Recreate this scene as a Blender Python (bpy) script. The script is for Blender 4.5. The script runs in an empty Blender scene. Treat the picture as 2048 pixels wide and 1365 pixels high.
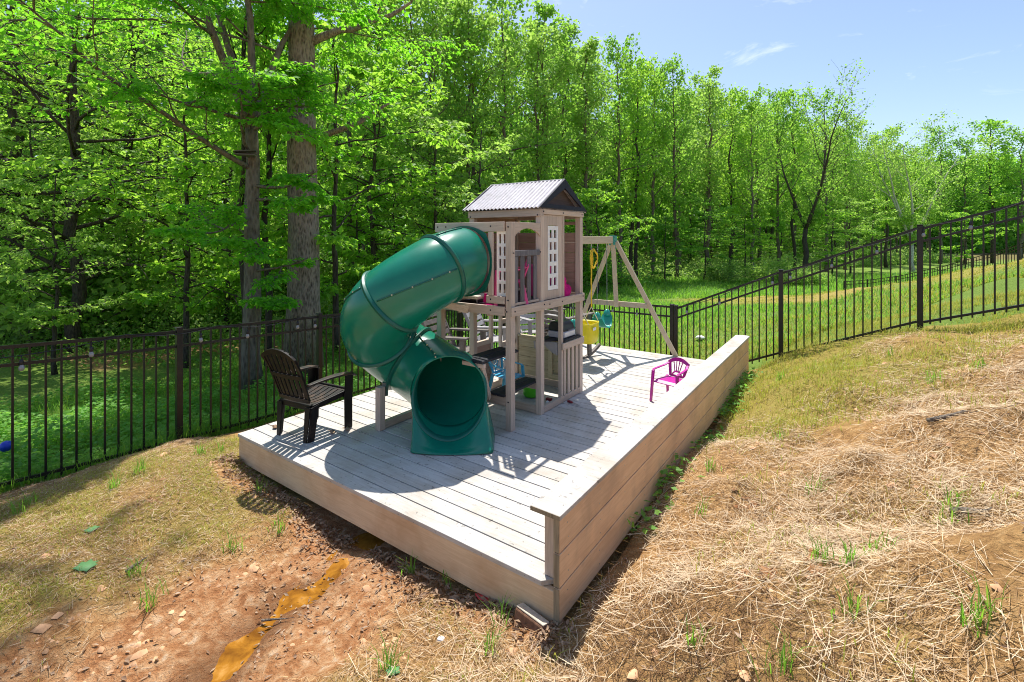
import bpy, math, random
import numpy as np
from mathutils import Vector, Matrix

R = math.radians
sc = bpy.context.scene
col = sc.collection
random.seed(7)

# ------------------------------------------------------------------ frame
# World axes follow the deck: x along its front edge, y along its length,
# z = 0 on the boards.  The camera stands beyond the front right corner.
CAM = Vector((4.912, -2.292, 1.92))
YAW = R(35.35)
FPX, CX, YH = 959.7, 1024.0, 476.5
RT = Vector((math.cos(YAW), math.sin(YAW), 0))
FW = Vector((-math.sin(YAW), math.cos(YAW), 0))


def at(X, Y, z=0.0):
    """camera-relative ground coordinates (right, forward) -> world"""
    p = CAM + RT * X + FW * Y
    return Vector((p.x, p.y, z))


def ray(px, Y, z=0.0):
    return at((px - CX) / FPX * Y, Y, z)


def onz(px, py, z=0.0):
    Y = FPX * (CAM.z - z) / (py - YH)
    return ray(px, Y, z)


def zat(py, Y):
    return CAM.z - (py - YH) / FPX * Y


# ------------------------------------------------------------------ objects
def tag(o, label=None, cat=None, group=None, kind=None):
    if label: o['label'] = label
    if cat: o['category'] = cat
    if group: o['group'] = group
    if kind: o['kind'] = kind
    return o


def empty(name, loc, rz=0.0, label=None, cat=None, group=None, kind=None):
    o = bpy.data.objects.new(name, None)
    o.empty_display_size = 0.1
    col.objects.link(o)
    o.location = loc
    o.rotation_euler = (0, 0, rz)
    return tag(o, label, cat, group, kind)


def np_mesh(name, verts, loops, starts, totals, mat, smooth=False, rnd=None, extra=None):
    me = bpy.data.meshes.new(name)
    verts = np.ascontiguousarray(verts, dtype=np.float32)
    me.vertices.add(len(verts)); me.vertices.foreach_set('co', verts.ravel())
    me.loops.add(len(loops)); me.loops.foreach_set('vertex_index', np.asarray(loops, dtype=np.int32))
    me.polygons.add(len(starts))
    me.polygons.foreach_set('loop_start', np.asarray(starts, dtype=np.int32))
    if smooth:
        me.polygons.foreach_set('use_smooth', np.ones(len(starts), dtype=bool))
    me.update(calc_edges=True)
    if rnd is not None:
        at_ = me.attributes.new('rnd', 'FLOAT', 'POINT')
        at_.data.foreach_set('value', np.asarray(rnd, dtype=np.float32))
    for k, v in (extra or {}).items():
        at_ = me.attributes.new(k, 'FLOAT', 'POINT')
        at_.data.foreach_set('value', np.asarray(v, dtype=np.float32))
    if mat: me.materials.append(mat)
    return me


def link(name, me, parent=None, local=True):
    o = bpy.data.objects.new(name, me)
    col.objects.link(o)
    if parent is not None:
        o.parent = parent
    return o


class MB:
    """collects shapes, then links them as ONE mesh object"""
    def __init__(s):
        s.v = []; s.f = []; s.r = []

    def add(s, verts, faces, rnd=None):
        k = len(s.v)
        s.v += [tuple(p) for p in verts]
        s.f += [tuple(k + i for i in f) for f in faces]
        rr = random.random() if rnd is None else rnd
        s.r += [rr] * len(verts)
        return s

    def box(s, x0, x1, y0, y1, z0, z1, M=None):
        v = [Vector((x, y, z)) for z in (z0, z1) for y in (y0, y1) for x in (x0, x1)]
        if M is not None: v = [M @ p for p in v]
        return s.add(v, [(0, 2, 3, 1), (4, 5, 7, 6), (0, 1, 5, 4), (1, 3, 7, 5), (3, 2, 6, 7), (2, 0, 4, 6)])

    def beam(s, p0, p1, w, h, up=(0, 0, 1), w2=None, h2=None):
        p0 = Vector(p0); p1 = Vector(p1)
        d = (p1 - p0).normalized(); u = Vector(up)
        a = d.cross(u)
        if a.length < 1e-4: a = d.cross(Vector((0, 1, 0)))
        a.normalize(); u = a.cross(d).normalized()
        v = []
        for p, ww, hh in ((p0, w, h), (p1, w2 or w, h2 or h)):
            for sx, sz in ((-1, -1), (1, -1), (1, 1), (-1, 1)):
                v.append(p + a * sx * ww / 2 + u * sz * hh / 2)
        return s.add(v, [(0, 1, 2, 3), (7, 6, 5, 4), (0, 4, 5, 1), (1, 5, 6, 2), (2, 6, 7, 3), (3, 7, 4, 0)])

    def tube(s, pts, rad, n=8, caps=True, closed=False, rnd=None, sx=1.0):
        pts = [Vector(p) for p in pts]
        m = len(pts)
        if not hasattr(rad, '__len__'): rad = [rad] * m
        T = []
        for i in range(m):
            a = pts[(i - 1) % m] if (closed or i > 0) else pts[0]
            b = pts[(i + 1) % m] if (closed or i < m - 1) else pts[-1]
            T.append((b - a).normalized())
        u = T[0].cross(Vector((0, 0, 1)))
        if u.length < 1e-3: u = T[0].cross(Vector((1, 0, 0)))
        u.normalize()
        v = []
        for i in range(m):
            u = (u - T[i] * u.dot(T[i])).normalized()
            w = T[i].cross(u)
            for k in range(n):
                t = 2 * math.pi * k / n
                v.append(pts[i] + (u * math.cos(t) * sx + w * math.sin(t)) * rad[i])
        f = []
        for i in range(m if closed else m - 1):
            j = (i + 1) % m
            for k in range(n):
                l = (k + 1) % n
                f.append((i * n + k, i * n + l, j * n + l, j * n + k))
        if caps and not closed:
            f.append(tuple(range(n - 1, -1, -1)))
            f.append(tuple((m - 1) * n + k for k in range(n)))
        return s.add(v, f, rnd)

    def prism(s, outline, origin, ax, ay, thick):
        """flat outline (list of 2d) in the plane ax, ay through origin, extruded along ax x ay"""
        origin = Vector(origin); ax = Vector(ax); ay = Vector(ay); nn = ax.cross(ay).normalized() * thick
        a = [origin + ax * p[0] + ay * p[1] for p in outline]
        b = [p + nn for p in a]
        n = len(a)
        f = [tuple(range(n - 1, -1, -1)), tuple(range(n, 2 * n))]
        f += [(i, (i + 1) % n, n + (i + 1) % n, n + i) for i in range(n)]
        return s.add(a + b, f)

    def strip(s, left, right, thick):
        """ribbon with thickness between two polylines"""
        n = len(left)
        L = [Vector(p) for p in left]; Q = [Vector(p) for p in right]
        lo = []
        hi = []
        for i in range(n):
            a = L[max(i - 1, 0)]; b = L[min(i + 1, n - 1)]
            nn = (b - a).cross(Q[i] - L[i])
            nn = nn.normalized() * thick if nn.length > 1e-9 else Vector((0, 0, thick))
            lo += [L[i], Q[i]]; hi += [L[i] + nn, Q[i] + nn]
        v = lo + hi; k = 2 * n; f = []
        for i in range(n - 1):
            a = 2 * i
            f += [(a, a + 2, a + 3, a + 1), (k + a, k + a + 1, k + a + 3, k + a + 2),
                  (a, k + a, k + a + 2, a + 2), (a + 1, a + 3, k + a + 3, k + a + 1)]
        f += [(0, 1, k + 1, k), (2 * n - 2, k + 2 * n - 2, k + 2 * n - 1, 2 * n - 1)]
        return s.add(v, f)

    def lathe(s, prof, n=20, M=None, caps=True):
        v = []; f = []
        for r_, z in prof:
            for k in range(n):
                t = 2 * math.pi * k / n
                v.append(Vector((r_ * math.cos(t), r_ * math.sin(t), z)))
        for i in range(len(prof) - 1):
            for k in range(n):
                l = (k + 1) % n
                f.append((i * n + k, i * n + l, (i + 1) * n + l, (i + 1) * n + k))
        if caps:
            f.append(tuple(range(n - 1, -1, -1))); f.append(tuple((len(prof) - 1) * n + k for k in range(n)))
        if M is not None: v = [M @ p for p in v]
        return s.add(v, f)

    def build(s, name, mat, parent=None, world=True, smooth=False, bevel=0.0, sub=0, auto=None):
        off = Vector((0, 0, 0))
        if parent is not None and world:
            q = parent
            while q is not None:
                off = off + q.location; q = q.parent
        me = bpy.data.meshes.new(name)
        me.from_pydata([tuple(Vector(p) - off) for p in s.v], [], s.f)
        a = me.attributes.new('rnd', 'FLOAT', 'POINT')
        a.data.foreach_set('value', np.array(s.r, dtype=np.float32))
        if smooth:
            me.polygons.foreach_set('use_smooth', np.ones(len(me.polygons), dtype=bool))
        me.materials.append(mat)
        o = link(name, me, parent)
        if bevel:
            m = o.modifiers.new('bevel', 'BEVEL'); m.width = bevel; m.segments = 2
            m.limit_method = 'ANGLE'; m.angle_limit = R(40)
        if sub:
            m = o.modifiers.new('sub', 'SUBSURF'); m.levels = m.render_levels = sub
        if auto is not None:
            try:
                me.set_sharp_from_angle(angle=R(auto))
            except Exception:
                pass
        return o


def copy_tree(o, parent=None):
    c = o.copy(); col.objects.link(c)
    if parent is not None: c.parent = parent
    for ch in o.children: copy_tree(ch, c)
    return c


# ------------------------------------------------------------------ materials
def new_mat(name):
    m = bpy.data.materials.new(name); m.use_nodes = True
    nt = m.node_tree
    return m, nt, nt.nodes, nt.links, nt.nodes['Principled BSDF']


def ramp(nodes, stops):
    r_ = nodes.new('ShaderNodeValToRGB')
    while len(r_.color_ramp.elements) < len(stops): r_.color_ramp.elements.new(0.5)
    for e, (p, c) in zip(r_.color_ramp.elements, stops):
        e.position = p; e.color = (*c, 1) if len(c) == 3 else c
    return r_


def tc(nodes, links, scale=(1, 1, 1), kind='Object'):
    t = nodes.new('ShaderNodeTexCoord'); m = nodes.new('ShaderNodeMapping')
    m.inputs['Scale'].default_value = scale
    links.new(t.outputs[kind], m.inputs[0])
    return m.outputs[0]


def noise(nodes, links, vec, scale, detail=4, rough=.6, dist=0.0):
    n = nodes.new('ShaderNodeTexNoise')
    n.inputs['Scale'].default_value = scale; n.inputs['Detail'].default_value = detail
    n.inputs['Roughness'].default_value = rough; n.inputs['Distortion'].default_value = dist
    links.new(vec, n.inputs['Vector'])
    return n.outputs['Fac']


def mixc(nodes, links, fac, a, b, mode='MIX'):
    m = nodes.new('ShaderNodeMix'); m.data_type = 'RGBA'; m.blend_type = mode
    for sock, val in ((m.inputs[0], fac), (m.inputs[6], a), (m.inputs[7], b)):
        if hasattr(val, 'is_output'): links.new(val, sock)
        elif isinstance(val, tuple): sock.default_value = (*val, 1)
        else: sock.default_value = val
    return m.outputs[2]


def math_(nodes, links, op, a, b=None, clamp=False):
    m = nodes.new('ShaderNodeMath'); m.operation = op; m.use_clamp = clamp
    for i, v in enumerate((a, b)):
        if v is None: continue
        if hasattr(v, 'is_output'): links.new(v, m.inputs[i])
        else: m.inputs[i].default_value = v
    return m.outputs[0]


def attr(nodes, name):
    a = nodes.new('ShaderNodeAttribute'); a.attribute_name = name
    return a.outputs['Fac']


def bump(nodes, links, bsdf, h, strength=.3, dist=.01):
    b = nodes.new('ShaderNodeBump'); b.inputs['Strength'].default_value = strength
    b.inputs['Distance'].default_value = dist
    links.new(h, b.inputs['Height']); links.new(b.outputs[0], bsdf.inputs['Normal'])


def wood(name, light, dark, axis='x', rough=.75, var=.35, stain=None, grain=1.0, spots=0.0):
    m, nt, N, L, B = new_mat(name)
    s = {'x': (1.2, 18, 18), 'y': (18, 1.2, 18), 'z': (18, 18, 1.2)}[axis]
    v = tc(N, L, s)
    rn = attr(N, 'rnd')
    add = N.new('ShaderNodeVectorMath'); add.operation = 'ADD'
    cmb = N.new('ShaderNodeCombineXYZ')
    off = math_(N, L, 'MULTIPLY', rn, 37.0)
    for i in range(3): L.new(off, cmb.inputs[i])
    L.new(v, add.inputs[0]); L.new(cmb.outputs[0], add.inputs[1])
    g = noise(N, L, add.outputs[0], 2.2, 6, .65, 1.2)
    c = ramp(N, [(.28, dark), (.62, light)])
    L.new(g, c.inputs[0])
    tone = math_(N, L, 'ADD', math_(N, L, 'MULTIPLY', rn, var), 1 - var / 2)
    hsv = N.new('ShaderNodeHueSaturation'); L.new(c.outputs[0], hsv.inputs['Color']); L.new(tone, hsv.inputs['Value'])
    out = hsv.outputs[0]
    if stain:
        v2 = tc(N, L, (1, 1, 1))
        n2 = noise(N, L, v2, 2.3, 5, .6, .3)
        r2 = ramp(N, [(.45, (0, 0, 0)), (.7, (1, 1, 1))]); L.new(n2, r2.inputs[0])
        f2 = math_(N, L, 'MULTIPLY', r2.outputs[0], stain[1])
        out = mixc(N, L, f2, out, stain[0])
    if spots:
        v3 = tc(N, L, (1, 1, 1))
        n3 = noise(N, L, v3, 26, 3, .55, .6)
        r3 = ramp(N, [(.63, (0, 0, 0)), (.72, (1, 1, 1))]); L.new(n3, r3.inputs[0])
        out = mixc(N, L, math_(N, L, 'MULTIPLY', r3.outputs[0], spots), out, (.09, .085, .075))
    L.new(out, B.inputs['Base Color'])
    B.inputs['Roughness'].default_value = rough
    B.inputs['Specular IOR Level'].default_value = .25
    bump(N, L, B, g, .35 * grain, .004)
    return m


def plain(name, c, rough=.5, metal=0.0, var=.12, nscale=30.0, bmp=.05, spec=.5, dirt=None, coat=0.0):
    m, nt, N, L, B = new_mat(name)
    v = tc(N, L)
    n = noise(N, L, v, nscale, 5, .6)
    lo = tuple(max(0, x * (1 - var)) for x in c); hi = tuple(min(1, x * (1 + var)) for x in c)
    r_ = ramp(N, [(.35, lo), (.65, hi)]); L.new(n, r_.inputs[0])
    out = r_.outputs[0]
    if dirt:
        n2 = noise(N, L, v, dirt[2], 6, .65, .5)
        r2 = ramp(N, [(.46, (0, 0, 0)), (.68, (1, 1, 1))]); L.new(n2, r2.inputs[0])
        out = mixc(N, L, math_(N, L, 'MULTIPLY', r2.outputs[0], dirt[1]), out, dirt[0])
    L.new(out, B.inputs['Base Color'])
    B.inputs['Roughness'].default_value = rough; B.inputs['Metallic'].default_value = metal
    B.inputs['Specular IOR Level'].default_value = spec
    B.inputs['Coat Weight'].default_value = coat
    if bmp: bump(N, L, B, n, bmp, .003)
    return m


def leafmat(name, ca, cb, ta, tb, trans=.5, rough=.55, spec=.3):
    """two-sided leaf: reflects ca..cb, lets ta..tb through; varies leaf by leaf and tree by tree"""
    m, nt, N, L, B = new_mat(name)
    rn = attr(N, 'rnd')
    oi = N.new('ShaderNodeObjectInfo')
    f = math_(N, L, 'ADD', math_(N, L, 'MULTIPLY', rn, .75), math_(N, L, 'MULTIPLY', oi.outputs['Random'], .25))
    c = mixc(N, L, f, ca, cb); t = mixc(N, L, f, ta, tb)
    L.new(c, B.inputs['Base Color'])
    B.inputs['Roughness'].default_value = rough; B.inputs['Specular IOR Level'].default_value = spec
    tr = N.new('ShaderNodeBsdfTranslucent'); L.new(t, tr.inputs['Color'])
    mx = N.new('ShaderNodeMixShader'); mx.inputs[0].default_value = trans
    L.new(B.outputs[0], mx.inputs[1]); L.new(tr.outputs[0], mx.inputs[2])
    L.new(mx.outputs[0], N['Material Output'].inputs['Surface'])
    return m


def barkmat(name, a, b, scale=9.0):
    m, nt, N, L, B = new_mat(name)
    v = tc(N, L, (1, 1, .30))
    n = noise(N, L, v, scale, 8, .7, .6)
    vo = N.new('ShaderNodeTexVoronoi'); vo.inputs['Scale'].default_value = scale * 2.2; L.new(v, vo.inputs['Vector'])
    h = math_(N, L, 'ADD', n, math_(N, L, 'MULTIPLY', vo.outputs['Distance'], .5))
    r_ = ramp(N, [(.45, a), (.85, b)]); L.new(h, r_.inputs[0])
    n2 = noise(N, L, tc(N, L), 1.7, 4, .6)
    r2 = ramp(N, [(.5, (0, 0, 0)), (.75, (1, 1, 1))]); L.new(n2, r2.inputs[0])
    out = mixc(N, L, math_(N, L, 'MULTIPLY', r2.outputs[0], .35), r_.outputs[0], tuple(min(1, x * 1.5) for x in b))
    L.new(out, B.inputs['Base Color'])
    B.inputs['Roughness'].default_value = .9; B.inputs['Specular IOR Level'].default_value = .15
    bump(N, L, B, h, 1.0, .04)
    return m


M = {}
M['deck'] = wood('weathered_deck_boards', (.60, .575, .545), (.45, .43, .405), 'x', .7, .22, ((.34, .27, .18), .55), 1, .6)
M['fascia'] = wood('fascia_board', (.76, .585, .39), (.62, .455, .29), 'x', .75, .12, ((.40, .21, .09), .45), 1)
M['wall_board'] = wood('stained_wall_boards', (.84, .585, .365), (.72, .47, .275), 'y', .7, .14, ((.24, .17, .13), .35), 1)
M['end_grain'] = wood('raw_end_grain', (.34, .28, .19), (.17, .135, .09), 'z', .8, .2)
M['play_x'] = wood('playset_wood_across', (.54, .445, .375), (.40, .32, .265), 'x', .7, .22)
M['play_y'] = wood('playset_wood_along', (.58, .475, .39), (.44, .35, .28), 'y', .7, .22)
M['play_z'] = wood('playset_wood_upright', (.58, .48, .40), (.43, .345, .285), 'z', .7, .22)
M['play_in'] = wood('playset_brown_planks', (.46, .30, .235), (.33, .21, .16), 'x', .75, .2)
M['play_in_y'] = wood('playset_brown_side_planks', (.46, .30, .235), (.33, .21, .16), 'y', .75, .2)
M['play_low'] = wood('playset_lower_planks', (.50, .45, .31), (.36, .32, .21), 'x', .75, .2)
M['swing_wood'] = wood('pale_swing_timber', (.60, .50, .37), (.46, .37, .26), 'y', .7, .12)
M['swing_z'] = wood('pale_swing_timber_upright', (.60, .50, .37), (.46, .37, .26), 'z', .7, .12)
M['dark_slat'] = wood('dark_grey_slats', (.17, .165, .175), (.085, .08, .09), 'z', .7, .3)
M['dark_plank'] = wood('dark_stained_bench', (.030, .032, .042), (.016, .017, .024), 'y', .6, .3)
M['roof'] = plain('corrugated_roof_sheet', (.47, .45, .485), .6, 0, .14, 14, .05, .4, ((.25, .22, .22), .35, 3.0))
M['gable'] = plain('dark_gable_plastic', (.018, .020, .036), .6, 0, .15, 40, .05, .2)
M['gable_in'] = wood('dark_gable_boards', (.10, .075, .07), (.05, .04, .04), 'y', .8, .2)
M['white'] = plain('white_lattice_plastic', (.80, .80, .80), .45, 0, .03, 30, 0)
M['slide'] = plain('green_slide_plastic', (.004, .185, .118), .24, 0, .06, 6, .03, .55, ((.05, .20, .13), .10, 9.0))
M['slide_dark'] = plain('green_slide_flange', (.005, .12, .085), .34, 0, .06, 6, .02)
M['bolt'] = plain('galvanised_bolts', (.45, .45, .46), .35, .9, .1, 60)
M['teal'] = plain('teal_swing_plastic', (.02, .30, .25), .28, 0, .05, 10, .02)
M['yellow'] = plain('yellow_bucket_plastic', (.72, .62, .01), .4, 0, .06, 12, .02)
M['rope_y'] = plain('yellow_rope', (.75, .52, .03), .7, 0, .25, 90, .3)
M['rope_w'] = plain('pale_rope', (.62, .58, .48), .8, 0, .2, 90, .3)
M['chain'] = plain('chain_metal', (.22, .26, .25), .4, .7, .2, 60)
M['fence'] = plain('black_powder_coat', (.010, .010, .011), .38, 0, .25, 40, .03, .45)
M['blackchair'] = plain('black_resin', (.007, .006, .007), .5, 0, .3, 20, .05, .25, ((.06, .034, .022), .3, 5.0))
M['dusty'] = plain('dusty_black_resin', (.020, .018, .018), .5, 0, .3, 24, .05, .35, ((.20, .105, .06), .5, 6.0))
M['greychair'] = plain('grey_brown_resin', (.15, .13, .12), .6, 0, .2, 18, .05, .3)
M['palechair'] = plain('pale_grey_resin', (.34, .33, .34), .55, 0, .1, 18, .05, .3)
M['magenta'] = plain('magenta_plastic', (.48, .012, .30), .33, 0, .05, 14, .02, .5)
M['pinkchair'] = plain('pink_plastic', (.70, .07, .27), .4, 0, .05, 14, .02)
M['bluechair'] = plain('sky_blue_plastic', (.07, .42, .66), .35, 0, .05, 14, .02)
M['pinkcloth'] = plain('pink_cloth', (.62, .01, .19), .85, 0, .2, 18, .4, .2)
M['green_toy'] = plain('lime_plastic', (.10, .62, .02), .35, 0, .05, 14, .02)
M['red'] = plain('red_plastic', (.55, .02, .03), .4, 0, .15, 20, .05)
M['maroon'] = plain('maroon_plastic', (.22, .01, .02), .4, 0, .15, 20, .05)
M['blue'] = plain('blue_ball_plastic', (.012, .05, .55), .35, 0, .08, 10, .02)
M['grill'] = plain('black_toy_plastic', (.020, .020, .024), .35, 0, .2, 20, .03)
M['grill_grey'] = plain('grey_toy_plastic', (.50, .50, .58), .4, 0, .06, 20, .03)
M['brick'] = plain('brick_clay', (.22, .115, .07), .9, 0, .3, 30, .6, .2, ((.10, .07, .05), .6, 12.0))
M['mortar'] = plain('mortar_white', (.58, .50, .40), .9, 0, .15, 40, .4, .2)
M['bulb'] = plain('frosted_bulb_glass', (.27, .28, .30), .12, 0, .04, 10, 0, .6)
M['socket'] = plain('black_bulb_socket', (.012, .012, .016), .5)
M['leafgreen'] = leafmat('fallen_tulip_leaf', (.17, .40, .15), (.24, .48, .20), (.1, .3, .08), (.12, .34, .1), .3)
M['twig'] = barkmat('dead_twig_bark', (.10, .075, .055), (.30, .25, .20), 30)
M['dryleaf'] = leafmat('dry_brown_leaves', (.20, .10, .05), (.58, .42, .28), (.2, .09, .04), (.3, .17, .08), .2)
M['straw'] = leafmat('bleached_straw', (.34, .175, .065), (.92, .78, .55), (.4, .3, .15), (.5, .4, .25), .15, .7)
M['chaff'] = leafmat('straw_chaff', (.13, .06, .022), (.82, .55, .27), (.2, .1, .04), (.4, .28, .15), .12, .8)
M['lawn'] = leafmat('lawn_blades', (.52, .40, .09), (.27, .38, .05), (.62, .50, .10), (.40, .58, .06), .4)
M['lawn_green'] = leafmat('green_blades', (.11, .27, .035), (.22, .40, .06), (.22, .56, .045), (.42, .70, .07), .48)
M['weed'] = leafmat('weed_leaves', (.12, .32, .05), (.25, .46, .10), (.26, .66, .06), (.50, .82, .12), .5)
M['leaf_near'] = leafmat('beech_leaves', (.06, .24, .022), (.14, .36, .04), (.22, .70, .025), (.46, .90, .06), .58)
M['leaf_mid'] = leafmat('woodland_leaves', (.085, .24, .028), (.20, .38, .055), (.32, .70, .045), (.62, .92, .10), .58)
M['leaf_far'] = leafmat('poplar_leaves', (.08, .22, .03), (.19, .34, .06), (.26, .60, .05), (.52, .82, .11), .55)
M['leaf_dark'] = leafmat('dark_green_leaves', (.06, .19, .025), (.14, .30, .05), (.20, .55, .035), (.42, .76, .09), .55)
M['leaf_pale'] = leafmat('pale_new_leaves', (.14, .27, .05), (.27, .41, .10), (.38, .68, .08), (.62, .88, .18), .54)
M['leaf_shrub'] = leafmat('shrub_leaves', (.10, .22, .04), (.24, .33, .11), (.26, .56, .06), (.54, .72, .18), .5)
M['bark_big'] = barkmat('grey_furrowed_bark', (.05, .038, .03), (.30, .245, .21), 13)
M['bark'] = barkmat('brown_bark', (.05, .038, .03), (.17, .135, .11), 10)
M['bark_grey'] = barkmat('grey_bark', (.07, .058, .048), (.20, .17, .145), 10)
M['bark_dark'] = barkmat('dark_bark', (.025, .02, .018), (.085, .07, .06), 12)
M['bark_pale'] = barkmat('pale_bark', (.30, .28, .25), (.60, .57, .53), 10)
M['paper'] = plain('white_scrap', (.8, .8, .8), .8, 0, .05, 10, .2)
# ------------------------------------------------------------------ terrain
_ctrl = []
def C(x, y, z): _ctrl.append((x, y, z))
# around the deck
for x, y, z in [(0, 0, -.235), (1.0, 0, -.30), (1.95, .05, -.40), (2.8, 0, -.33), (3.4, -.05, -.24),
                (1.0, 1.5, -.38), (2, 3, -.42), (1, 5.5, -.6), (2.6, 5.4, -.5), (3.55, 1.5, -.22), (3.55, 4, -.22),
                (3.75, 0, -.14), (3.75, 1.0, -.14), (3.75, 2, -.13), (3.75, 3, -.13), (3.75, 4, -.12), (3.75, 5.2, -.10), (3.66, 5.9, -.14),
                (4.6, .5, .22), (4.6, 2, .24), (4.6, 4, .26), (5.66, 2, .64), (5.66, 4, .66), (5.66, 6.28, .68),
                (4.0, 6.37, .0), (6.65, 6.25, .99), (2.33, 6.4, -.70), (.65, 6.4, -.74), (-1.0, 6.4, -.76),
                (-1.55, .05, -.53), (-1.55, 1.88, -.62), (-1.55, -1.41, -.46), (-1.55, 3.7, -.68), (-1.55, 5.5, -.74),
                (-.9, .0, -.36), (-.9, -1.2, -.33), (-.5, 1.2, -.42), (-1.2, -2.4, -.36),
                (1.2, -1.8, -.30), (0, -1.5, -.28), (2.2, -1.2, -.41), (3.1, -1.0, -.20), (3.6, -1.6, -.02), (2.3, -2.2, -.36),
                (4.9, -2.3, .34), (4.3, -1.0, .06), (6.5, -1, .85), (6.5, 2, .92), (7.5, 4, 1.2), (9, 1, 1.6), (1.3, -3.5, -.3), (-1, -4, -.35),
                (4.9, -5, .45), (9, -4, 1.6), (-2.6, .1, -.80), (-2.6, -2, -.68), (-2.6, 3, -.92), (-4.5, 0, -1.0), (-4.5, 4, -1.1)]:
    C(x, y, z)
for X, Y, z in [(-12, 13, -1.25), (-8, 14, -1.25), (-3, 14, -1.05), (0, 15, -.95), (4, 15, -.8), (-14, 20, -1.4), (-4, 22, -1.3),
                (5, 22, -1.15), (9, 30, -1.35), (0, 32, -1.4), (14, 40, -1.5), (4, 45, -1.5), (-12, 40, -1.5), (-25, 30, -1.5),
                (14.9, 14, 1.12), (11.1, 16, -.06), (12.9, 15, .54), (18, 26, -1.5), (23.5, 22, .2), (20, 30, -1.4), (16, 24, -1.0),
                (13, 10, 1.9), (20, 14, 2.4), (28, 20, 2.2), (10, 5, 2.0), (14, 13, .98), (10, 13.5, .42), (8, 12.5, .05), (17, 12, 1.9),
                (30, 40, -1.4), (40, 50, -1.5), (60, 60, -1.3), (20, 60, -1.6), (-30, 60, -1.5), (50, 25, .6), (62, 58, -1.6), (85, 80, -1.6), (45, 36, -.9), (100, 60, -1.0), (30, -10, 4), (-30, -10, -1.2),
                (0, -30, 1), (0, 120, -1.5), (90, 90, -1.3), (-90, 60, -1.5), (-60, 0, -1.2), (120, 30, -.8), (60, -60, 4), (-60, -60, -.5),
                (0, 250, -1.5), (260, 200, -1.5), (-250, 150, -1.5), (250, -50, 1), (-200, -100, -1), (0, -200, 0)]:
    p = at(X, Y); C(p.x, p.y, z)
_cp = np.array(_ctrl)
_P = _cp[:, :2]
def _phi(d): return -np.sqrt(d * d + .15)
_K = _phi(np.linalg.norm(_P[:, None] - _P[None], axis=2))
_n = len(_P)
_A = np.zeros((_n + 1, _n + 1)); _A[:_n, :_n] = _K - np.eye(_n) * .012; _A[:_n, _n] = 1; _A[_n, :_n] = 1
_sol = np.linalg.solve(_A, np.r_[_cp[:, 2], 0])

_prng = np.random.RandomState(3)
_waves = [(_prng.uniform(0, 6.28), _prng.uniform(0, 6.28), f, _prng.uniform(0, 6.28)) for f in
          np.r_[np.geomspace(1.5, 34, 46)]]


def bumps(x, y):
    z = np.zeros_like(x)
    for a, ph, f, ph2 in _waves:
        z += np.sin((x * math.cos(a) + y * math.sin(a)) * f + ph + 1.3 * np.sin((x * math.sin(a) - y * math.cos(a)) * f * .6 + ph2)) / f
    return z * .035


def sstep(a, b, x):
    t = np.clip((x - a) / (b - a), 0, 1)
    return t * t * (3 - 2 * t)


STREAM = [(1.95, 1.2), (1.93, .35), (1.96, -.1), (2.04, -.45), (2.07, -.75), (2.14, -1.0), (2.22, -1.2), (2.33, -1.5), (2.42, -2.3)]


def stream_dist(x, y):
    d = np.full_like(x, 9.0)
    for (ax, ay), (bx, by) in zip(STREAM[:-1], STREAM[1:]):
        ux, uy = bx - ax, by - ay
        t = np.clip(((x - ax) * ux + (y - ay) * uy) / (ux * ux + uy * uy), 0, 1)
        d = np.minimum(d, np.hypot(x - ax - t * ux, y - ay - t * uy))
    return d


def ground_z(x, y, detail=True):
    x = np.asarray(x, dtype=float); y = np.asarray(y, dtype=float)
    sh = x.shape; xf = x.ravel(); yf = y.ravel()
    z = np.empty(len(xf))
    for i in range(0, len(xf), 20000):
        xx = xf[i:i + 20000]; yy = yf[i:i + 20000]
        d = np.hypot(xx[:, None] - _P[:, 0][None], yy[:, None] - _P[:, 1][None])
        z[i:i + 20000] = _phi(d) @ _sol[:_n] + _sol[_n]
    if detail:
        b = bumps(xf, yf)
        amp = np.where(xf > 3.62, 1.0 + .9 * sstep(3.7, 4.6, xf) * (yf < 5.5), .85)
        z = z + b * amp
        # clods on the churned bank and the mud
        z += .02 * np.maximum(0, np.sin(xf * 9.1 + 2 * np.sin(yf * 5.3)) * np.sin(yf * 8.3 + 1.7 * np.sin(xf * 6.1))) ** 2 * sstep(3.8, 4.6, xf)
        inside = (xf > -.02) & (xf < 3.62) & (yf > 0.03) & (yf < 5.7)
        z = np.where(inside, np.minimum(z, -.30), z)
        sd = stream_dist(xf, yf)
        z -= .040 * (1 - sstep(.01, .115, sd)) * (.55 + .45 * np.sin(yf * 9 + 3 * np.sin(yf * 4.3))) * (yf > -2.4)
    return z.reshape(sh)


def gz(x, y): return float(ground_z(np.array([x]), np.array([y]))[0])


def axis_coords(lo, hi, a, b, step, grow):
    c = list(np.arange(a, b + 1e-6, step))
    s = step; v = b
    while v < hi:
        s = min(s * grow, 12); v += s; c.append(v)
    s = step; v = a
    while v > lo:
        s = min(s * grow, 12); v -= s; c.insert(0, v)
    return np.array(c)


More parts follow.
